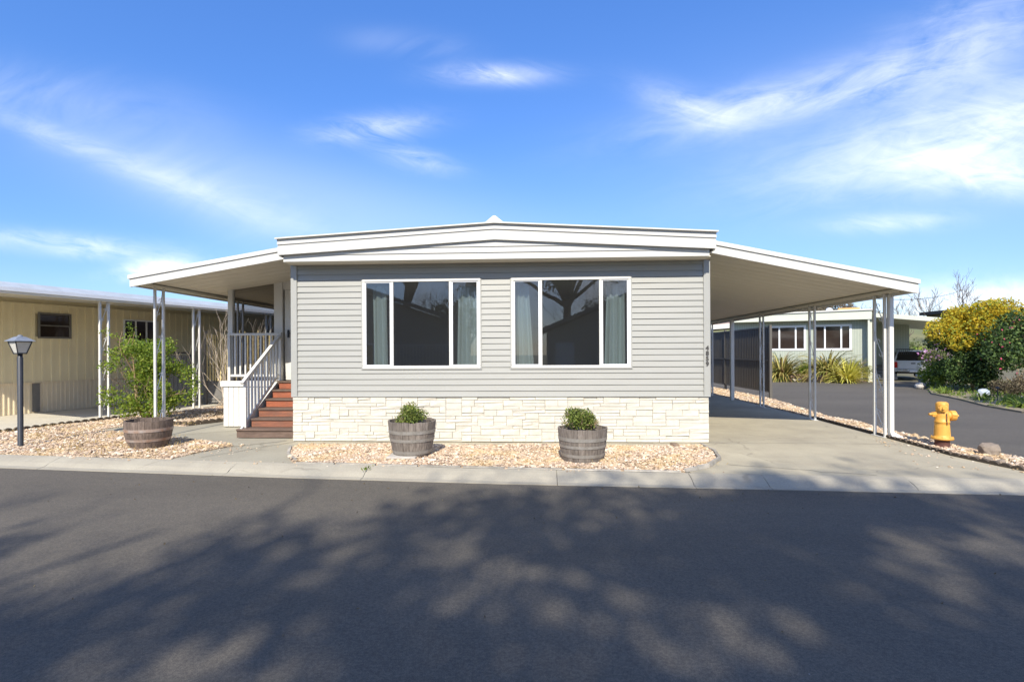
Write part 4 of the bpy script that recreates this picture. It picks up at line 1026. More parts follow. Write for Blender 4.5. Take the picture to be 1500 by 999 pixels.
mb.build('panel', 'grey_panel', sp); MB().box(-9.65, -3.98, 17.56, 17.66, 2.501, 2.56).build('rail', 'grey_panel', sp)
gt = thing('metal_gate', 'dark round cornered metal gate behind the green shrub', 'gate', (-10.4, 15.2, 0))
def garc(x0, x1, z0, z1, r_, y):
    pts = [(x0, y, z0), (x0, y, z1 - r_)] + [(x0 + r_ - r_ * math.cos(a), y, z1 - r_ + r_ * math.sin(a)) for a in (R(25), R(50), R(75))] + [(x0 + r_, y, z1), (x1 - r_, y, z1)] + [(x1 - r_ + r_ * math.sin(a), y, z1 - r_ + r_ * math.cos(a)) for a in (R(25), R(50), R(75))] + [(x1, y, z1 - r_), (x1, y, z0)]
    return pts
MB().tube(garc(-11.45, -10.58, .02, 1.62, .18, 15.2), .022, 8).build('frame', 'black_metal', gt)
mb = MB()
for i in range(6): mb.box(-11.41 + i * .137, -11.41 + i * .137 + .118, 15.19, 15.21, .12, 1.54)
mb.build('slat', 'grey_panel', gt)

# green shrub behind the left barrel
def shrub(name, label, base, lobes, n, leaf, mat, stems, cat='shrub', aspect=.55, bark='shrub_bark', flowers=None, group=None, nstem=None):
    t = thing(name, label, cat, base, 0, group); b = Vector(base); P = []
    tot = sum(r[0] * r[1] * r[2] for c, r in lobes) if lobes else 1
    for c, r in lobes:
        P.append(ball_points(max(20, int(n * (r[0] * r[1] * r[2]) / tot)), (b.x + c[0], b.y + c[1], b.z + c[2]), r, shell=.15))
    P = np.concatenate(P); leaves(P, leaf, aspect, up=.3).build('foliage', mat, t)
    s_ = MB(); tips = []
    for d, L_, r_, lv in stems: branchy(s_, b + Vector((rng.gauss(0, .04), rng.gauss(0, .04), -.03)), d, L_, r_, lv, rng, tips, (2, 3), .6, 0, 6, .004, .05, .66)
    s_.build('stem', bark, t)
    if flowers:
        fl, fm, fs = flowers; leaves(fl, fs, .9, up=.4).build('blossom', fm, t)
    return t
sb = (-9.3, 11.75, .01)
LB = []
for i in range(44):
    a = rng.uniform(0, 6.28); rr = rng.uniform(.1, .95); z = rng.uniform(.3, 1.8) ; k = 1 - abs(z - .95) / 1.7
    LB.append(((math.cos(a) * rr * k * 1.05 + .05, math.sin(a) * rr * k * .9, z), (rng.uniform(.18, .36), rng.uniform(.18, .34), rng.uniform(.14, .28))))
LB += [((-.32, 0, 1.95), (.16, .15, .22)), ((-.38, 0, 2.2), (.10, .10, .16)), ((-.75, 0, 2.02), (.22, .1, .09)), ((-1.02, 0, 2.12), (.16, .08, .08)), ((.95, 0, .55), (.3, .25, .2)), ((1.0, .1, 1.0), (.22, .2, .25)), ((-.9, -.1, .45), (.25, .2, .15)), ((.6, 0, 1.8), (.2, .15, .2)), ((1.15, .1, .75), (.15, .15, .2)), ((.3, -.1, .22), (.4, .3, .2)), ((-.4, -.1, .25), (.3, .3, .18))]
shrub('green_shrub', 'bushy bright green shrub with bare lower stems behind the brown barrel', sb, LB, 13000, .06, 'leaf_shrub',
      [((-.35, -.35, 1), 1.15, .045, 2), ((-.15, .1, 1), .95, .028, 2), ((.35, 0, 1), .9, .025, 2), ((.7, .1, 1), .75, .02, 2), ((.1, -.2, 1), .85, .022, 2), ((-.9, 0, .9), .8, .018, 2)])
def twiggy(name, label, base, n, L_, r_, lv, mat, seed, cat='shrub', spread=.55, fan=.5, group=None, kids=(3, 4), lift=.1):
    t = thing(name, label, cat, base, 0, group); rg = random.Random(seed); s_ = MB(); tips = []
    for i in range(n):
        branchy(s_, Vector(base) + Vector((rg.gauss(0, .08), rg.gauss(0, .08), -.02)), (rg.gauss(0, fan), rg.gauss(0, fan * .7), 1), L_ * rg.uniform(.8, 1.15), r_, lv, rg, tips, kids, spread, 0, 4, .0035, lift, .66)
    s_.build('stem', mat, t); return t
twiggy('bare_shrub', 'leafless pale twiggy shrub in front of the reed fence', (-9.3, 14.75, 0), 9, 1.2, .014, 3, 'bark_pale', 3, fan=.5, kids=(2, 3))
twiggy('bare_shrub', 'leafless pale twiggy shrub behind the porch railing', (-8.3, 15.0, 0), 8, 1.25, .014, 3, 'bark_pale', 9, fan=.45, kids=(2, 3))
# mulch of cut twigs under it
P = [(-7.9 + rng.gauss(0, .45), 13.0 + rng.gauss(0, .25), .03 + rng.random() * .04) for _ in range(900)]
tag(leaves(P, .09, .12, up=-.2).build('dark_mulch', 'leaf_brown'), 'dark twig litter on the gravel beside the path', 'mulch', kind='stuff')

# ------------------------------------------------------------------ windbreak fence right of the carport
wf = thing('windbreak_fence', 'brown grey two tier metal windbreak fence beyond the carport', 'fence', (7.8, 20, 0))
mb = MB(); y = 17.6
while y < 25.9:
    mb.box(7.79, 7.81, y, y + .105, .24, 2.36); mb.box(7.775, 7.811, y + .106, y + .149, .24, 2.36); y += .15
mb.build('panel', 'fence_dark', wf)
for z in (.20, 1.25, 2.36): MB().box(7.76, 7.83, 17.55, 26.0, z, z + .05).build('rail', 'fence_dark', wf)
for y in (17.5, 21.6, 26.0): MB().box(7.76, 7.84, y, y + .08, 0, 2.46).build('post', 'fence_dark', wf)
# ------------------------------------------------------------------ sage green house
SO = (17.95, 28.72, -.12); SA = R(-25.8); SM = Matrix.Translation(SO) @ Matrix.Rotation(SA, 4, 'Z')
sg = thing('sage_green_house', 'pale sage green house with white windows across the side road', 'house', SO, SA)
wins = [(-2.42, -.84), (-4.72, -3.02)]
SZ0, SZ1 = 1.84, 3.06
mb = LMB(SM); e = [-6.7, wins[1][0], wins[1][1], wins[0][0], wins[0][1], -.02]
for i in (0, 2, 4): mb.box(e[i], e[i + 1], 0, .12, SZ0, SZ1)
mb.box(-6.7, -.02, 0, .12, .62, SZ0 - .001); mb.box(-6.7, -.02, 0, .12, SZ1 + .001, 3.5)
mb.box(-6.7, -.03, .13, 12, .05, 3.45)
mb.box(.0, 2.55, 4.6, 4.75, .5, 3.35)
mb.build('wall', 'sage', sg)
mb = LMB(SM)
for i in range(54):
    x = -6.68 + i * .125
    if x > -.1: break
    segs = [(.64, 3.48)] if not any(a_ - .14 < x < b_ + .14 for a_, b_ in wins) else [(.64, SZ0 - .12), (SZ1 + .12, 3.48)]
    for z0, z1 in segs: mb.box(x, x + .012, -.006, .001, z0, z1)
for i in range(20): mb.box(.05 + i * .125, .062 + i * .125, 4.592, 4.601, .5, 3.3)
mb.build('siding_groove', 'sage_light', sg)
mb = LMB(SM); mb.box(-6.72, -.0, -.03, .11, 0, .61); mb.build('skirting', 'white', sg)
for a_, b_ in wins:
    mb = LMB(SM); f = .11
    mb.box(a_ - f, b_ + f, -.03, .05, SZ1, SZ1 + f); mb.box(a_ - f, b_ + f, -.03, .05, SZ0 - f, SZ0); mb.box(a_ - f, a_, -.03, .05, SZ0, SZ1); mb.box(b_, b_ + f, -.03, .05, SZ0, SZ1)
    for q in (.27, .76): mb.box(a_ + (b_ - a_) * q - .04, a_ + (b_ - a_) * q + .04, -.02, .05, SZ0, SZ1)
    wn = mb.build('window', 'gutter', sg)
    mb = LMB(SM); mb.box(a_, b_, .055, .07, SZ0, SZ1); mb.build('pane', 'glass_brown', wn)
mb = LMB(SM)   # front fascia rises a little to the right half, roof slab behind
mb.hexa([(-6.8, -.55, 3.42), (.12, -.55, 3.38), (.12, 12.2, 3.38), (-6.8, 12.2, 3.42), (-6.8, -.55, 3.80), (.12, -.55, 3.86), (.12, 12.2, 3.86), (-6.8, 12.2, 3.80)])
mb.build('fascia', 'sage_light', sg)
mb = LMB(SM); mb.hexa([(-6.86, -.62, 3.802), (.18, -.62, 3.862), (.18, 12.25, 3.862), (-6.86, 12.25, 3.802), (-6.86, -.62, 3.87), (.18, -.62, 3.94), (.18, 12.25, 3.94), (-6.86, 12.25, 3.87)])
rfs = mb.build('roof', 'fascia', sg)
mb = LMB(SM); mb.box(-.05, .03, -.5, .1, .0, 3.379); mb.box(.031, .18, -.12, -.04, .0, 3.379); mb.build('wing_wall', 'sage_light', sg)
mb = LMB(SM); mb.hexa([(.19, -.4, 3.50), (3.95, -.4, 3.02), (3.95, 8, 3.02), (.19, 8, 3.50), (.19, -.4, 3.72), (3.98, -.4, 3.24), (3.98, 8, 3.24), (.19, 8, 3.72)])
mb.build('awning', 'sage_light', sg)
for y in (-.1, 3.9): p_ = SM @ Vector((3.8, y, 0)); MB().box(p_.x - .04, p_.x + .04, p_.y - .04, p_.y + .04, -.1, 3.15).build('post', 'white', sg)
mb = LMB(SM)
for i in range(5): mb.box(.75, 1.75, 3.1 + i * .28, 4.55, .02 + i * .17, .17 + i * .17)
mb.build('entry_step', 'grey_panel', sg)
mb = LMB(SM)
for i in range(8): mb.box(1.80 + i * .1, 1.82 + i * .1, 3.6, 3.62, .6, 1.75)
mb.box(1.75, 2.6, 3.59, 3.63, 1.751, 1.80); mb.box(.70, .74, 3.1, 3.14, .1, 1.5); mb.build('railing', 'black_metal', sg)
ck = Vector((19.3, 31.9, 0))
mb = LMB(SM); mb.box(-1.1, .0, 3.6, 4.6, 3.93, 4.32); mb.build('rooftop_cooler', 'orange', rfs)
mb = LMB(SM); mb.lathe([(.06, 3.9), (.06, 4.05), (.17, 4.12), (.19, 4.2), (.14, 4.3), (.0, 4.34)], (-1.6, 3.2, 0), 12); mb.build('roof_vent', 'gutter', rfs)
# tan roofed house behind the windbreak
ph = thing('tan_roofed_house', 'low house with a tan pink roof behind the windbreak fence', 'house', (14.5, 40, -.1))
mb = MB(); mb.box(9.0, 18.5, 38.6, 48, -.1, 3.0); mb.build('wall', 'beige', ph)
mb = MB(); mb.hexa([(8.3, 38.0, 2.9), (19.2, 38.0, 3.7), (19.2, 48.5, 3.7), (8.3, 48.5, 2.9), (8.3, 38.0, 3.2), (19.2, 38.0, 4.0), (19.2, 48.5, 4.6), (8.3, 48.5, 4.0)]); mb.build('roof', 'pinkroof', ph)
mb = MB(); mb.hexa([(8.2, 37.9, 2.85), (19.3, 37.9, 3.65), (19.3, 37.98, 3.65), (8.2, 37.98, 2.85), (8.2, 37.9, 3.18), (19.3, 37.9, 3.98), (19.3, 37.98, 3.98), (8.2, 37.98, 3.18)]); mb.build('fascia', 'fascia', ph)
# planting in front of the sage house
def flax(label, base, n, L_, wd, mat, droop, seed, lean=1.0):
    t = thing('flax_plant', label, 'plant', base, 0, 'flax plants'); rg = random.Random(seed); mb = MB()
    for i in range(n):
        a = rg.uniform(0, 6.28); el = rg.uniform(.25, 1.35); l = L_ * rg.uniform(.7, 1.15); w_ = wd * rg.uniform(.7, 1.2)
        p = Vector(base) + Vector((math.cos(a) * .12 * rg.random(), math.sin(a) * .12 * rg.random(), 0)); d = Vector((math.cos(a) * math.cos(el), math.sin(a) * math.cos(el), math.sin(el))); s_ = Vector((-math.sin(a), math.cos(a), 0))
        vs = []; m_ = 6
        for k in range(m_ + 1):
            ww = w_ * (1 - (k / m_) ** 2.2) + .004
            vs += [p + s_ * ww / 2, p - s_ * ww / 2 + Vector((0, 0, .012))]
            d = (d + Vector((0, 0, -droop * (k + .6) / m_ * rg.uniform(.6, 1.2)))).normalized(); p = p + d * (l / m_)
        mb.add(vs, [(2 * k, 2 * k + 1, 2 * k + 3, 2 * k + 2) for k in range(m_)])
    mb.build('blade', mat, t); return t
flax('arching bronze striped flax plant under the left window of the sage house', (13.75, 29.55, -.1), 360, 1.95, .08, 'flax_striped', .60, 1)
flax('smaller arching striped flax plant at the edge of the windbreak fence', (13.0, 29.75, -.1), 160, 1.5, .08, 'flax_striped', .6, 2)
flax('big arching bronze striped flax plant under the right window of the sage house', (15.95, 28.9, -.1), 440, 2.1, .08, 'flax_striped', .58, 3)
flax('low bright yellow spiky flax plant in front of the sage house', (16.35, 27.85, -.1), 260, 1.35, .085, 'flax_yellow', .30, 4)
def lobes(n, rx, ry, h, z0, rs, seed):
    rg = random.Random(seed); o = []
    for i in range(n):
        a = rg.uniform(0, 6.28); q = math.sqrt(rg.random()); o.append(((math.cos(a) * q * rx, math.sin(a) * q * ry, z0 + rg.random() * h * (1 - .4 * q)), (rs * rg.uniform(.7, 1.3),) * 2 + (rs * rg.uniform(.6, 1.1),)))
    return o
UPS = [((.2, .1, 1), .7, .03, 2), ((-.3, 0, 1), .7, .03, 2), ((0, -.3, 1), .6, .03, 2)]
shrub('round_shrub', 'rounded olive green shrub at the right corner of the sage house', (17.05, 28.2, -.1), lobes(12, .5, .4, .8, .25, .33, 4), 3200, .07, 'leaf_olive', UPS)
shrub('round_shrub', 'small green shrub between the striped flax plants', (14.95, 29.35, -.1), lobes(8, .5, .35, .55, .3, .3, 5), 2000, .07, 'leaf_shrub', UPS)
lw = thing('block_wall', 'low pinkish block wall between the flax plants', 'wall', (14.9, 28.9, -.1), R(-25.8))
mb = LMB(Matrix.Translation((14.9, 28.9, -.1)) @ Matrix.Rotation(R(-25.8), 4, 'Z'))
for j in range(2):
    for i in range(6): mb.bbox(-1.0 + i * .34 + j * .1, -1.0 + i * .34 + .33 + j * .1, -.1, .1, j * .2, j * .2 + .19, .012)
mb.build('block', 'brick', lw)
for i, (x, y, s_) in enumerate(((14.2, 28.95, .16), (14.45, 29.0, .12))): boulder('garden_stone', ['pale garden stone left of the low pink block wall', 'smaller pale garden stone touching the low pink block wall'][i], (x, y, -.02), (s_, s_, s_ * .8), 40 + i, 'paver', 'stone')

# ------------------------------------------------------------------ pickup under the awning
TO = (21.75, 30.75, -.1); TA = R(-27); TM = Matrix.Translation(TO) @ Matrix.Rotation(TA, 4, 'Z')
tk = thing('pickup_truck', 'silver pickup with a camper shell parked under the sage house awning', 'truck', TO, TA)
def tl(): return LMB(TM)
mb = tl(); W2 = .89
mb.prism([(.02, .50), (5.1, .50), (5.15, .62), (5.12, .98), (3.9, 1.06), (.0, 1.06)], -W2, W2, 'x'); mb.build('body', 'silver', tk)
mb = tl(); mb.hexa([(-W2, .0, 1.062), (W2, .0, 1.062), (W2, 2.1, 1.062), (-W2, 2.1, 1.062), (-.70, .20, 1.66), (.70, .20, 1.66), (.70, 2.1, 1.68), (-.70, 2.1, 1.68)])
mb.build('camper_shell', 'silver', tk)
mb = tl(); mb.hexa([(-.85, 2.13, 1.062), (.85, 2.13, 1.062), (.85, 4.1, 1.062), (-.85, 4.1, 1.062), (-.66, 2.3, 1.70), (.66, 2.3, 1.70), (.66, 3.2, 1.70), (-.66, 3.2, 1.70)]); mb.build('cab', 'carglass', tk)
mb = tl(); mb.hexa([(-.80, -.008, 1.10), (.80, -.008, 1.10), (.80, .03, 1.10), (-.80, .03, 1.10), (-.655, .165, 1.61), (.655, .165, 1.61), (.655, .2, 1.61), (-.655, .2, 1.61)]); mb.build('rear_window', 'carglass', tk)
mb = tl(); mb.hexa([(-.905, .25, 1.12), (-.87, .25, 1.12), (-.87, 1.9, 1.12), (-.905, 1.9, 1.12), (-.745, .4, 1.56), (-.71, .4, 1.56), (-.71, 1.9, 1.56), (-.745, 1.9, 1.56)]); mb.build('side_window', 'carglass', tk)
mb = tl(); mb.bbox(-.72, .72, -.035, -.001, .62, 1.05, .015); tg = mb.build('tailgate', 'silver', tk)
mb = tl(); mb.box(-.10, .10, -.045, -.036, .90, .96); mb.build('handle', 'black_metal', tg)
for s_ in (-1, 1):
    mb = tl(); mb.bbox(min(s_ * .74, s_ * .90), max(s_ * .74, s_ * .90), -.03, .08, .68, 1.02, .012); mb.build('tail_light', 'red_lamp', tk)
mb = tl(); mb.bbox(-.90, -.22, -.16, -.04, .44, .58, .02); mb.bbox(.22, .90, -.16, -.04, .44, .58, .02); mb.bbox(-.219, .219, -.13, -.04, .42, .54, .01); mb.build('bumper', 'chrome', tk)
mb = tl(); mb.box(-.16, .16, -.14, -.131, .44, .53); mb.build('licence_plate', 'white_plate', tk)
for sx in (-1, 1):
    for y in (.95, 4.2):
        q = Matrix.Rotation(R(90), 4, 'Y'); mb = tl(); c = (sx * .78, y, .35)
        mb.lathe([(.22, -.11), (.32, -.11), (.35, -.07), (.35, .07), (.32, .11), (.22, .11)], c, 24, q); wh = mb.build('wheel', 'tyre', tk)
        mb = tl(); mb.lathe([(.0, -.09), (.21, -.095), (.219, -.06), (.219, .06), (.21, .095), (.0, .09)], c, 16, q); mb.build('rim', 'chrome', wh)
mb = tl(); mb.box(-.7, .7, .1, 4.9, .33, .50); mb.build('underbody', 'black_metal', tk)

# ------------------------------------------------------------------ planted island on the right
isl = [(20.6, 27.0), (16.6, 22.6), (15.1, 20.4), (14.2, 17.9), (13.3, 15.9), (12.9, 14.3), (13.4, 11.5), (24, 9.9), (34, 20), (30, 30), (22, 29.0)]
slab('planted_island', isl, -.155, -.05, 'island')
P = []
while len(P) < 5200:
    x, y = rng.uniform(12.9, 24), rng.uniform(12.5, 27.5)
    if inside(isl, x, y) and rng.random() < .35 + .65 * (math.sin(x * 1.9) * math.sin(y * 1.3 + 1) > .0): P.append((x, y, -.05 + rng.random() * .05))
tag(leaves(P, .16, .3, up=.9).build('ground_cover', 'grass'), 'weedy green ground cover on the planted island', 'ground cover', kind='stuff')
for i, (x, y) in enumerate(((14.55, 17.5), (14.3, 16.3), (15.3, 20.0), (13.7, 15.2))):
    flax(['leafy weed rosette at the road edge below the pale plastic lump', 'large bright weed rosette near the thin stake', 'small weed rosette at the far tip of the island', 'weed rosette at the right edge of the photo'][i], (x, y, -.05), 34, .34, .06, 'grass', .35, 60 + i)
    o = [q for q in bpy.data.objects if q.name.startswith('flax_plant')][-1]
def crown(name, label, base, trunk_h, r_tr, lobs, n, leaf, mat, cat='tree', extra=None, bark='bark', group=None):
    t = thing(name, label, cat, base, 0, group); b = Vector(base); s_ = MB(); tips = []
    s_.tube([b + Vector((0, 0, -.1)), b + Vector((.03, .02, trunk_h * .5)), b + Vector((.0, 0, trunk_h))], [r_tr * 1.25, r_tr, r_tr * .8], 9)
    for i in range(6): branchy(s_, b + Vector((0, 0, trunk_h * rng.uniform(.7, 1))), (rng.gauss(0, .8), rng.gauss(0, .8), .9), 1.0, r_tr * .5, 2, rng, tips, (2, 3), .7, 0, 5)
    s_.build('trunk', bark, t)
    tot = sum(r[0] * r[1] * r[2] for c, r in lobs); P = []
    for c, r in lobs: P.append(ball_points(max(20, int(n * r[0] * r[1] * r[2] / tot)), (b.x + c[0], b.y + c[1], b.z + c[2]), r, shell=.4))
    leaves(np.concatenate(P), leaf, .6, up=.2).build('crown', mat, t)
    if extra:
        P, m_, sz, nm = extra; leaves(P, sz, .8, up=.3).build(nm, m_, t)
    return t
yb = Vector((18.3, 22.0, -.05))
yl = lobes(30, 1.4, 1.25, 2.0, 1.75, .55, 12); dl = lobes(30, 1.4, 1.25, 2.1, .8, .55, 13)
P = np.concatenate([ball_points(620, (yb.x + c[0], yb.y + c[1], yb.z + c[2]), r, shell=.5) for c, r in yl])
crown('golden_shrub_tree', 'rounded tree with golden yellow upper leaves and dark green lower leaves', yb, 1.2, .10, dl, 11500, .12, 'leaf_dark', extra=(P, 'leaf_yellow', .092, 'golden_crown'))
cb = Vector((18.6, 19.7, -.05)); cl_ = lobes(38, 1.8, 1.4, 2.75, .9, .6, 14)
P = np.concatenate([ball_points(4, (cb.x + c[0] - .1, cb.y + c[1] - .25, cb.z + c[2]), tuple(q * 1.05 for q in r), shell=.95) for c, r in cl_])
crown('camellia_tree', 'dark glossy camellia tree with red pink blossoms at the right edge', cb, 1.0, .10, cl_, 11000, .115, 'leaf_dark', extra=(P, 'flower_red', .085, 'blossom'))
pb = (19.45, 25.9, -.05); pl_ = lobes(16, .75, .7, 1.4, .5, .4, 15)
P = np.concatenate([ball_points(28, (pb[0] + c[0], pb[1] + c[1] - .1, pb[2] + c[2] + .12), r, shell=.9) for c, r in pl_ if c[2] > 1.0])
shrub('flowering_shrub', 'green shrub topped with mauve pink blossom beside the pickup', pb, pl_, 5200, .085, 'leaf_olive', UPS, flowers=(P, 'flower_pink', .11))
shrub('leafy_shrub', 'mid green leafy shrub below the mauve blossom', (18.0, 23.6, -.05), lobes(14, 1.0, .8, .8, .3, .38, 16), 3600, .10, 'leaf_shrub', UPS)
shrub('leafy_shrub', 'dark green shrub in the shade under the golden tree', (17.4, 21.4, -.05), lobes(12, .9, .7, .7, .3, .35, 17), 3000, .10, 'leaf_dark', UPS)
shrub('grey_hedge', 'low grey green hedge in the shade under the camellia', (17.3, 19.2, -.05), lobes(14, 1.1, .5, .35, .2, .28, 18), 3000, .07, 'leaf_brown', UPS)
boulder('plastic_lump', 'pale blue white plastic lump under the golden tree', (15.9, 19.1, .06), (.24, .14, .15), 81, 'pale_plastic', 'garden object')
sb_ = thing('stone_bench', 'low bench with a tan flat top beside the flowering shrub', 'bench', (18.1, 24.7, -.05))
MB().bbox(17.7, 18.5, 24.5, 24.9, .36, .46, .02).build('top', 'paver', sb_)
for x in (17.8, 18.3): MB().box(x, x + .12, 24.55, 24.85, -.05, .359).build('leg', 'grey_panel', sb_)
stk = thing('garden_stake', 'thin dark stake in the weeds in front of the camellia', 'stake', (14.95, 17.4, -.05))
MB().tube([(14.95, 17.4, -.06), (14.95, 17.4, .32)], .014, 6).build('rod', 'black_metal', stk); MB().lathe([(.05, .32), (.055, .35), (.02, .39)], (14.95, 17.4, 0), 10).build('cap', 'black_metal', stk)
slab('garden_path', [(16.2, 18.5), (19.5, 16.0), (22, 15), (22, 15.8), (19.8, 17.0), (16.6, 19.1)], -.06, -.02, 'walk')
for i, (x, y, s_) in enumerate(((17.0, 23.6, .22), (16.7, 23.2, .17), (17.2, 24.0, .16))): boulder('garden_stone', ['pale stone at the tip of the planted island', 'pale stone nearest the road at the island tip', 'small pale stone by the low bench'][i], (x, y, -.0), (s_, s_, s_ * .75), 50 + i, 'paver', 'stone')

# ------------------------------------------------------------------ hill, far trees, far house, cable
mb = MB(); nx_, ny_ = 60, 16; vs = []
for j in range(ny_ + 1):
    for i in range(nx_ + 1):
        x = -60 + 230 * i / nx_; y = 48 + 110 * j / ny_; s_ = min(1, max(0, (y - 48) / 40)); s_ = s_ * s_ * (3 - 2 * s_); e_ = min(1, max(0, (x + 10) / 45))
        vs.append((x, y, -.2 + s_ * e_ * (7.5 + 2.5 * math.sin(x * .06 + 1) + 1.2 * math.sin(x * .17 + y * .05)) + rng.gauss(0, .15)))
mb.add(vs, [(j * (nx_ + 1) + i, j * (nx_ + 1) + i + 1, (j + 1) * (nx_ + 1) + i + 1, (j + 1) * (nx_ + 1) + i) for j in range(ny_) for i in range(nx_)])
tag(mb.build('hill', 'hill', smooth=True), kind='structure')
def hz(x, y):
    s_ = min(1, max(0, (y - 48) / 40)); s_ = s_ * s_ * (3 - 2 * s_); e_ = min(1, max(0, (x + 10) / 45)); return -.2 + s_ * e_ * (7.5 + 2.5 * math.sin(x * .06 + 1) + 1.2 * math.sin(x * .17 + y * .05))
for i, (x, y, r_, m_, lab) in enumerate((
    (33.5, 46.5, 1.7, 'leaf_olive', 'olive bush on the slope behind the pickup'), (37.0, 50, 2.1, 'leaf_shrub', 'broad green bush on the slope behind the flowering shrub'), (36, 54, 2.4, 'leaf_olive', 'dull olive bush higher on the slope behind the pickup'), (41, 52, 2.0, 'leaf_olive', 'olive bush on the slope under the bare trees'))):
    shrub('hillside_bush', lab, (x, y, hz(x, y)), lobes(14, r_, r_ * .8, r_ * .8, .4, r_ * .42, 80 + i), 2600, .26, m_, [((.2, .1, 1), 1.2, .06, 2), ((-.3, 0, 1), 1.2, .06, 2)])
def bare_tree(label, base, h, seed, fan=.4, lv=4, mat='bark'):
    t = thing('bare_tree', label, 'tree', base, 0, 'bare trees on the hillside'); rg = random.Random(seed); tr = MB(); tips = []
    b = Vector(base); top = b + Vector((rg.gauss(0, .3), rg.gauss(0, .3), h * .35))
    tr.tube([b + Vector((0, 0, -.4)), b.lerp(top, .5) + Vector((.1, 0, 0)), top], [h * .022, h * .018, h * .014], 7); tr.build('trunk', mat, t)
    c = MB()
    for i in range(4): branchy(c, top - Vector((0, 0, rg.random() * h * .1)), (rg.gauss(0, fan), rg.gauss(0, fan), 1), h * .27, h * .010, lv, rg, tips, (2, 3), .62, 0, 4, .012, .14, .7)
    c.build('crown', mat, t); return t
bare_tree('bare tree with spreading limbs left of the far brown house', (45.2, 60.5, hz(45.2, 60.5)), 7.6, 4)
bare_tree('bare slender tree right of the white carport roof', (39.2, 57, hz(39.2, 57)), 6.0, 5)
bare_tree('tall thin bare tree whose top meets the cable', (50.5, 64, hz(50.5, 64)), 9.0, 6, .28)
bare_tree('bare twiggy tree partly hidden by the carport corner post', (40, 66, hz(40, 66)), 5.5, 8)
bare_tree('bare tree just left of the golden tree top', (48.5, 55, hz(48.5, 55)), 6.2, 15)
def far_tree(label, base, h, r_, mat, seed):
    return crown('leafy_tree', label, base, h * .3, h * .03, [((c[0], c[1], c[2]), r) for c, r in lobes(20, r_, r_, h * .55, h * .32, r_ * .38, seed)], 3000, .34, mat, group='trees on the hillside')
far_tree('dark green tree behind the top of the camellia', (50.5, 52, hz(50.5, 52)), 6.3, 2.6, 'leaf_dark', 31)
far_tree('grey green tree top at the far right above the camellia', (57, 53, hz(57, 53)), 7.4, 3.0, 'leaf_olive', 32)
for i, (x, y, h, r_) in enumerate(((36, 70, 5.0, 3.0), (41, 74, 5.5, 3.2), (46, 77, 5.0, 3.0), (32.5, 66, 4.6, 2.6))):
    far_tree(['brownish winter tree above the left half of the sage roof', 'brownish winter tree left of the tan rooftop cooler', 'brownish winter tree behind the tan rooftop cooler', 'brownish winter tree behind the carport post and beam'][i], (x, y, hz(x, y)), h, r_, 'leaf_brown', 40 + i)
bh = thing('brown_house', 'small brown house with a flat dark roof on the slope beside the golden tree', 'house', (46.5, 57.6, hz(46.5, 57.6)))
z_ = hz(46.5, 57.6)
MB().box(44.7, 49.4, 57, 61, z_ - 1, 5.6).build('wall', 'brown_house', bh); MB().box(44.2, 49.8, 56.4, 61.5, 5.601, 5.95).build('roof', 'black_metal', bh)
p0, p1 = Vector((22.0, 36.5, 5.3)), Vector((50.5, 64, 8.6)); pts = []
for i in range(13): t = i / 12; q = p0.lerp(p1, t); q.z -= .5 * 4 * t * (1 - t); pts.append(q)
tag(MB().tube(pts, .022, 5).build('overhead_cable', 'wire'), 'thin dark overhead cable running from the sage roof to a bare tree', 'cable')

# ------------------------------------------------------------------ across the street (seen mirrored in the front windows; its tall tree shades the road)
slab('far_verge', [(-60, -7.5), (60, -7.5), (60, -30), (-60, -30)], -.155, -.03, 'terrain')
def street_house(label, x0, x1, y0, y1, zw, zr, rx, group=None):
    t = thing('gabled_house', label, 'house', ((x0 + x1) / 2, y0, -.03))
    MB().box(x0, x1, y1, y0, -.03, zw).build('wall', 'far_house', t)
    mb = MB(); e_ = .5
    for a_, b_ in ((x0 - e_, rx), (rx, x1 + e_)):
        za = zw - .1 if a_ == x0 - e_ else zr; zb = zr if a_ == x0 - e_ else zw - .1
        mb.hexa([(a_, y1 - .4, za), (b_, y1 - .4, zb), (b_, y0 + .6, zb), (a_, y0 + .6, za), (a_, y1 - .4, za + .2), (b_, y1 - .4, zb + .2), (b_, y0 + .6, zb + .2), (a_, y0 + .6, za + .2)])
    mb.build('roof', 'far_roof', t)
    MB().prism([(x0, zw), (x1, zw), (rx, zr - .02)], y1, y0, 'y').build('gable', 'far_house', t)
    MB().box((x0 + x1) / 2 - .9, (x0 + x1) / 2 + .9, y0 + .001, y0 + .05, .9, 2.1).build('window', 'gutter', t)
    MB().box((x0 + x1) / 2 - .82, (x0 + x1) / 2 + .82, y0 + .051, y0 + .06, .98, 2.02).build('pane', 'glass_brown', t)
    return t
def rail_row(t, x0, x1, y, z0, z1):
    m_ = MB(); m_.box(x0, x1, y, y + .06, z1, z1 + .07); m_.box(x0, x1, y, y + .05, z0 - .06, z0); r_ = m_.build('deck_railing', 'white', t)
    x = x0
    while x < x1: MB().box(x, x + .05, y + .005, y + .045, z0 + .001, z1 - .001).build('baluster', 'white', r_); x += .17
hl_ = street_house('dark gabled house across the street mirrored in the left window', -15, -4.2, -9.0, -14.2, 3.1, 5.2, -10)
hr_ = street_house('dark gabled house across the street mirrored in the right window', .6, 11.0, -9.6, -14.2, 2.7, 5.2, 6.4)
rail_row(hl_, -7.9, -4.3, -7.9, .95, 1.95); MB().box(-8.0, -4.2, -8.95, -7.8, .70, .88).build('deck', 'far_roof', hl_)
MB().box(-8.0, -4.2, -8.9, -7.85, -.03, .699).build('deck_skirt', 'far_house', hl_)
MB().box(1.0, 2.0, -9.58, -9.5, .1, 2.1).build('door', 'white', hr_)
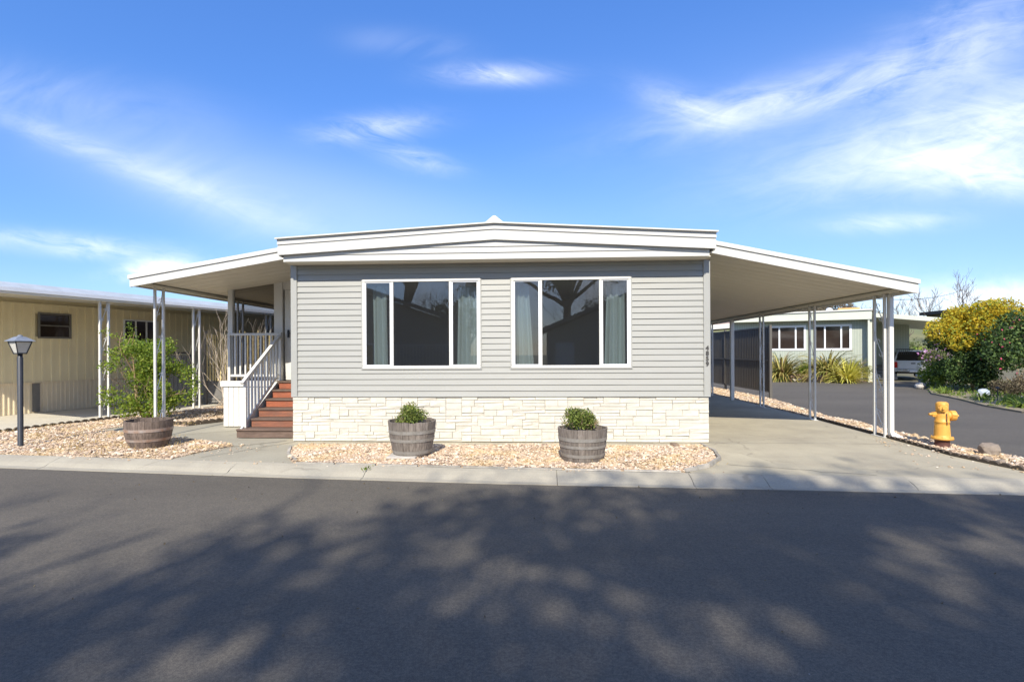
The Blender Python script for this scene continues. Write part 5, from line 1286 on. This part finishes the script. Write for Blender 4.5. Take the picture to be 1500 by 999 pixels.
def limb(mb, p, q, r0, r1, rg, sag=.35, n=8):
    p, q = Vector(p), Vector(q); pts = []
    for k in range(n + 1):
        t = k / n; b = p.lerp(q, t) + Vector((rg.gauss(0, .10), rg.gauss(0, .10), sag * math.sin(math.pi * t) + rg.gauss(0, .06))); pts.append(b if 0 < k < n else p.lerp(q, t))
    mb.tube(pts, [r0 + (r1 - r0) * k / n for k in range(n + 1)], 6, cap=False); return pts
def oak(label, base, fork, ends, seed, clumps, per, cs, sub=5, r0=.17, shell=None, fill=None):
    """tall open oak: trunk, limbs to the given ends with side shoots, leaf clumps at the shoots (and over a shell)"""
    t = thing('oak_tree', label, 'tree', base, 0, 'tall trees across the street'); rg = random.Random(seed); ng = np.random.default_rng(seed); b = Vector(base); fork = Vector(fork)
    tr = MB(); tr.tube([b + Vector((0, 0, -.2)), b.lerp(fork, .3) + Vector((.15, .05, 0)), b.lerp(fork, .65) - Vector((.1, 0, 0)), fork], [.44, .34, .29, .24], 10); tr.build('trunk', 'bark', t)
    c = MB(); T = []
    for e in ends:
        st = b.lerp(fork, rg.uniform(.72, 1)); pts = limb(c, st, e, r0, .035, rg, rg.uniform(-.2, .9)); T.append(pts[-1])
        for k in range(sub):
            u = rg.uniform(.3, .98); a = pts[int(u * 8)]; d = (Vector(e) - st).normalized(); d = (d + Vector((rg.gauss(0, .7), rg.gauss(0, .7), rg.gauss(.1, .5)))).normalized()
            tips = []; branchy(c, a, d, rg.uniform(1.2, 2.6), .05 * (1.25 - u * .6), 2, rg, tips, (2, 3), .7, 0, 4, .010, .05, .62)
            T += [p for p, d_ in tips]
    if shell:
        cr, rad, n = shell
        for _ in range(n):
            while True:
                d = Vector((rg.gauss(0, 1), rg.gauss(0, 1), rg.gauss(0, 1))).normalized()
                if d.z > -.45 and math.sin(d.x * 5.1 + seed) + math.sin(d.z * 6.3 + 1.2) + math.sin(d.y * 4.3 + d.x * 3) > -.9: break
            f = rg.uniform(.72, 1.0); q = Vector((cr[0] + d.x * rad[0] * f, cr[1] + d.y * rad[1] * f, cr[2] + d.z * rad[2] * f)); T.append(q)
            if rg.random() < .5: limb(c, Vector(cr).lerp(q, .45), q, .05, .014, rg, .2, 5)
    c.build('limb', 'bark', t)
    T = [p for p in T if shade_limit(p)]; rg.shuffle(T); T = T[:clumps] + (fill or []); clumps = len(T); P = []
    for p in T[:clumps]: P.append(np.array(p) + ng.normal(size=(per, 3)) * np.array((cs, cs, cs * .75)) * rg.uniform(.6, 1.25))
    leaves(np.concatenate(P), .23, .55, ng).build('crown', 'leaf_shade', t); return t
ENV = [(-12, 3.6), (-4.7, 4.2), (-3, 4.7), (-1.5, 5.2), (0, 5.9), (1.5, 6.4), (3.4, 6.75), (4.6, 6.0), (6, 5.3), (8, 4.6), (14, 3.5)]
def shade_limit(p):     # crowns shaped by their shade: clumps shading past the road outline are dropped
    return p[1] + 1.203 * p[2] < lerp_line(ENV, p[0] + .063 * p[2])
def shade_clumps(n, x0, x1, y0, y1, yc, dy, thr, seed):  # leaf clumps and gaps set out by where their shade should fall
    rg = random.Random(seed); out = []; k = 0
    while len(out) < n and k < 60000:
        k += 1; gx, gy = rg.uniform(x0, x1), rg.uniform(y0, y1)
        if gy > lerp_line(ENV, gx) - .25: continue
        if math.sin(gx * 2.1 + seed) * math.sin(gy * 2.6 + gx * .6) + .6 * math.sin(gx * 4.3 + gy * 3.1 + 1) < thr: continue
        out.append(aloft(gx, gy, yc + rg.uniform(-dy, dy)))
    return out
def aloft(gx, gy, y):      # the point of a crown standing at depth y whose shade falls at (gx, gy)
    z = (gy - y) / 1.203; return (gx - .063 * z, y, z)
oak('tall spreading oak behind the house across the street whose shade falls on the road', (2.2, -17.0, -.03), (2.1, -17, 5.2),
    [aloft(gx, gy, -17 + dy) for gx, gy, dy in ((-1.5, 5.2, .5), (0, 5.7, -1.5), (1.6, 6.1, 1), (3.2, 6.3, -1), (4.4, 5.6, 1.5), (5.8, 4.9, 0), (-2.6, 4.0, -1), (2.4, 4.8, 2.5), (5.4, 3.6, -2), (.4, 3.4, -3), (-3.4, -1, 0), (8, -1, 0), (-4, -6, 1), (8, -6, 0))], 21, 24, 130, .34, 2, .16, None, shade_clumps(112, -1.8, 5.6, -1, 6.8, -17, 3, .02, 3) + shade_clumps(60, -4, 8, -9, -1, -17, 4, -.3, 4))
oak('second tall oak across the street standing left of the first', (-9.5, -18.0, -.03), (-9.0, -17.6, 6.5),
    [aloft(gx, gy, -17.5 + dy) for gx, gy, dy in ((-6.3, 4.1, .5), (-5.0, 4.2, -1), (-3.6, 4.6, 1), (-2.2, 4.9, 0), (-1.2, 5.4, -1.5), (-4.2, 3.7, -.5), (-2.2, 3.9, 1.5), (-6.8, 3.6, -1), (-3.2, 3.3, .5), (-9, 4, 0), (-12, 2, 1), (-14, 0, -1), (-8, 1, 2))], 22, 44, 60, .28, 4, .15, None, shade_clumps(22, -6.5, -1.5, 1, 5.4, -17.5, 2, -.1, 6))
oak('third tall oak across the street standing right of the first', (11.5, -18.0, -.03), (11.2, -17.6, 6.5),
    [aloft(gx, gy, -17.5 + dy) for gx, gy, dy in ((8.4, 4.6, .5), (7.2, 5.0, -1), (6.2, 5.0, 1), (5.4, 5.2, 0), (4.6, 4.8, -1.5), (7.9, 3.8, -.5), (6.4, 4.2, 1.5), (5.2, 4.2, 0), (7.0, 3.0, -1), (11, 3, .5), (13, 2, 0), (15, 1, 1))], 23, 60, 90, .34, 4, .17, None, shade_clumps(70, 5, 10, 0, 5.6, -17.5, 2, -.25, 7))
twiggy('bare_tree', 'bare twiggy tree behind the house mirrored in the right window', (4.5, -22.0, 0), 7, 3.4, .10, 4, 'bark', 71, 'tree', .7, .55)
twiggy('bare_tree', 'bare twiggy tree behind the house mirrored in the left window', (-7.0, -22.5, 0), 7, 3.4, .10, 4, 'bark', 72, 'tree', .7, .55)
for i, (x, y, h) in enumerate(((-6.0, -21.5, 6.6), (5.6, -23.0, 7.2))):
    crown('leafy_tree', ['loose leafy tree behind the house mirrored in the left window', 'loose leafy tree behind the house mirrored in the right window'][i], (x, y, -.03), 2.2, .14, lobes(20, 2.4, 1.6, h - 3.4, 3.0, .75, 95 + i), 1900, .22, 'leaf_shade')
P = []
for x0 in (-2.35,): # weeds in the kerb joints
    for _ in range(26): P.append((x0 + rng.gauss(0, .03), lerp_line(BACK, x0) - .05 - rng.random() * .22, -.02))
tag(leaves(P, .05, .3, up=1).build('kerb_weed', 'grass'), 'tiny weeds growing in the open kerb joints', 'weeds', kind='stuff')
P = []
for _ in range(260):
    x = rng.uniform(-6, 7); y = lerp_line(LIP, x) - abs(rng.gauss(0, .5)) - .02 if rng.random() < .6 else rng.uniform(2.5, 6.3); P.append((x, min(y, lerp_line(LIP, x) - .02), -.097))
tag(leaves(P, .026, .5, up=-.1).build('fallen_leaf_litter', 'leaf_brown'), 'scattered small fallen leaves on the road by the kerb', 'leaf litter', kind='stuff')
ob = Vector((15.3, 11.6, -.05))
crown('round_tree', 'leafy tree just outside the right edge whose shade falls on the weeds', ob, 2.6, .12, lobes(22, 1.7, 1.6, 2.6, 2.9, .8, 91), 5000, .16, 'leaf_dark')
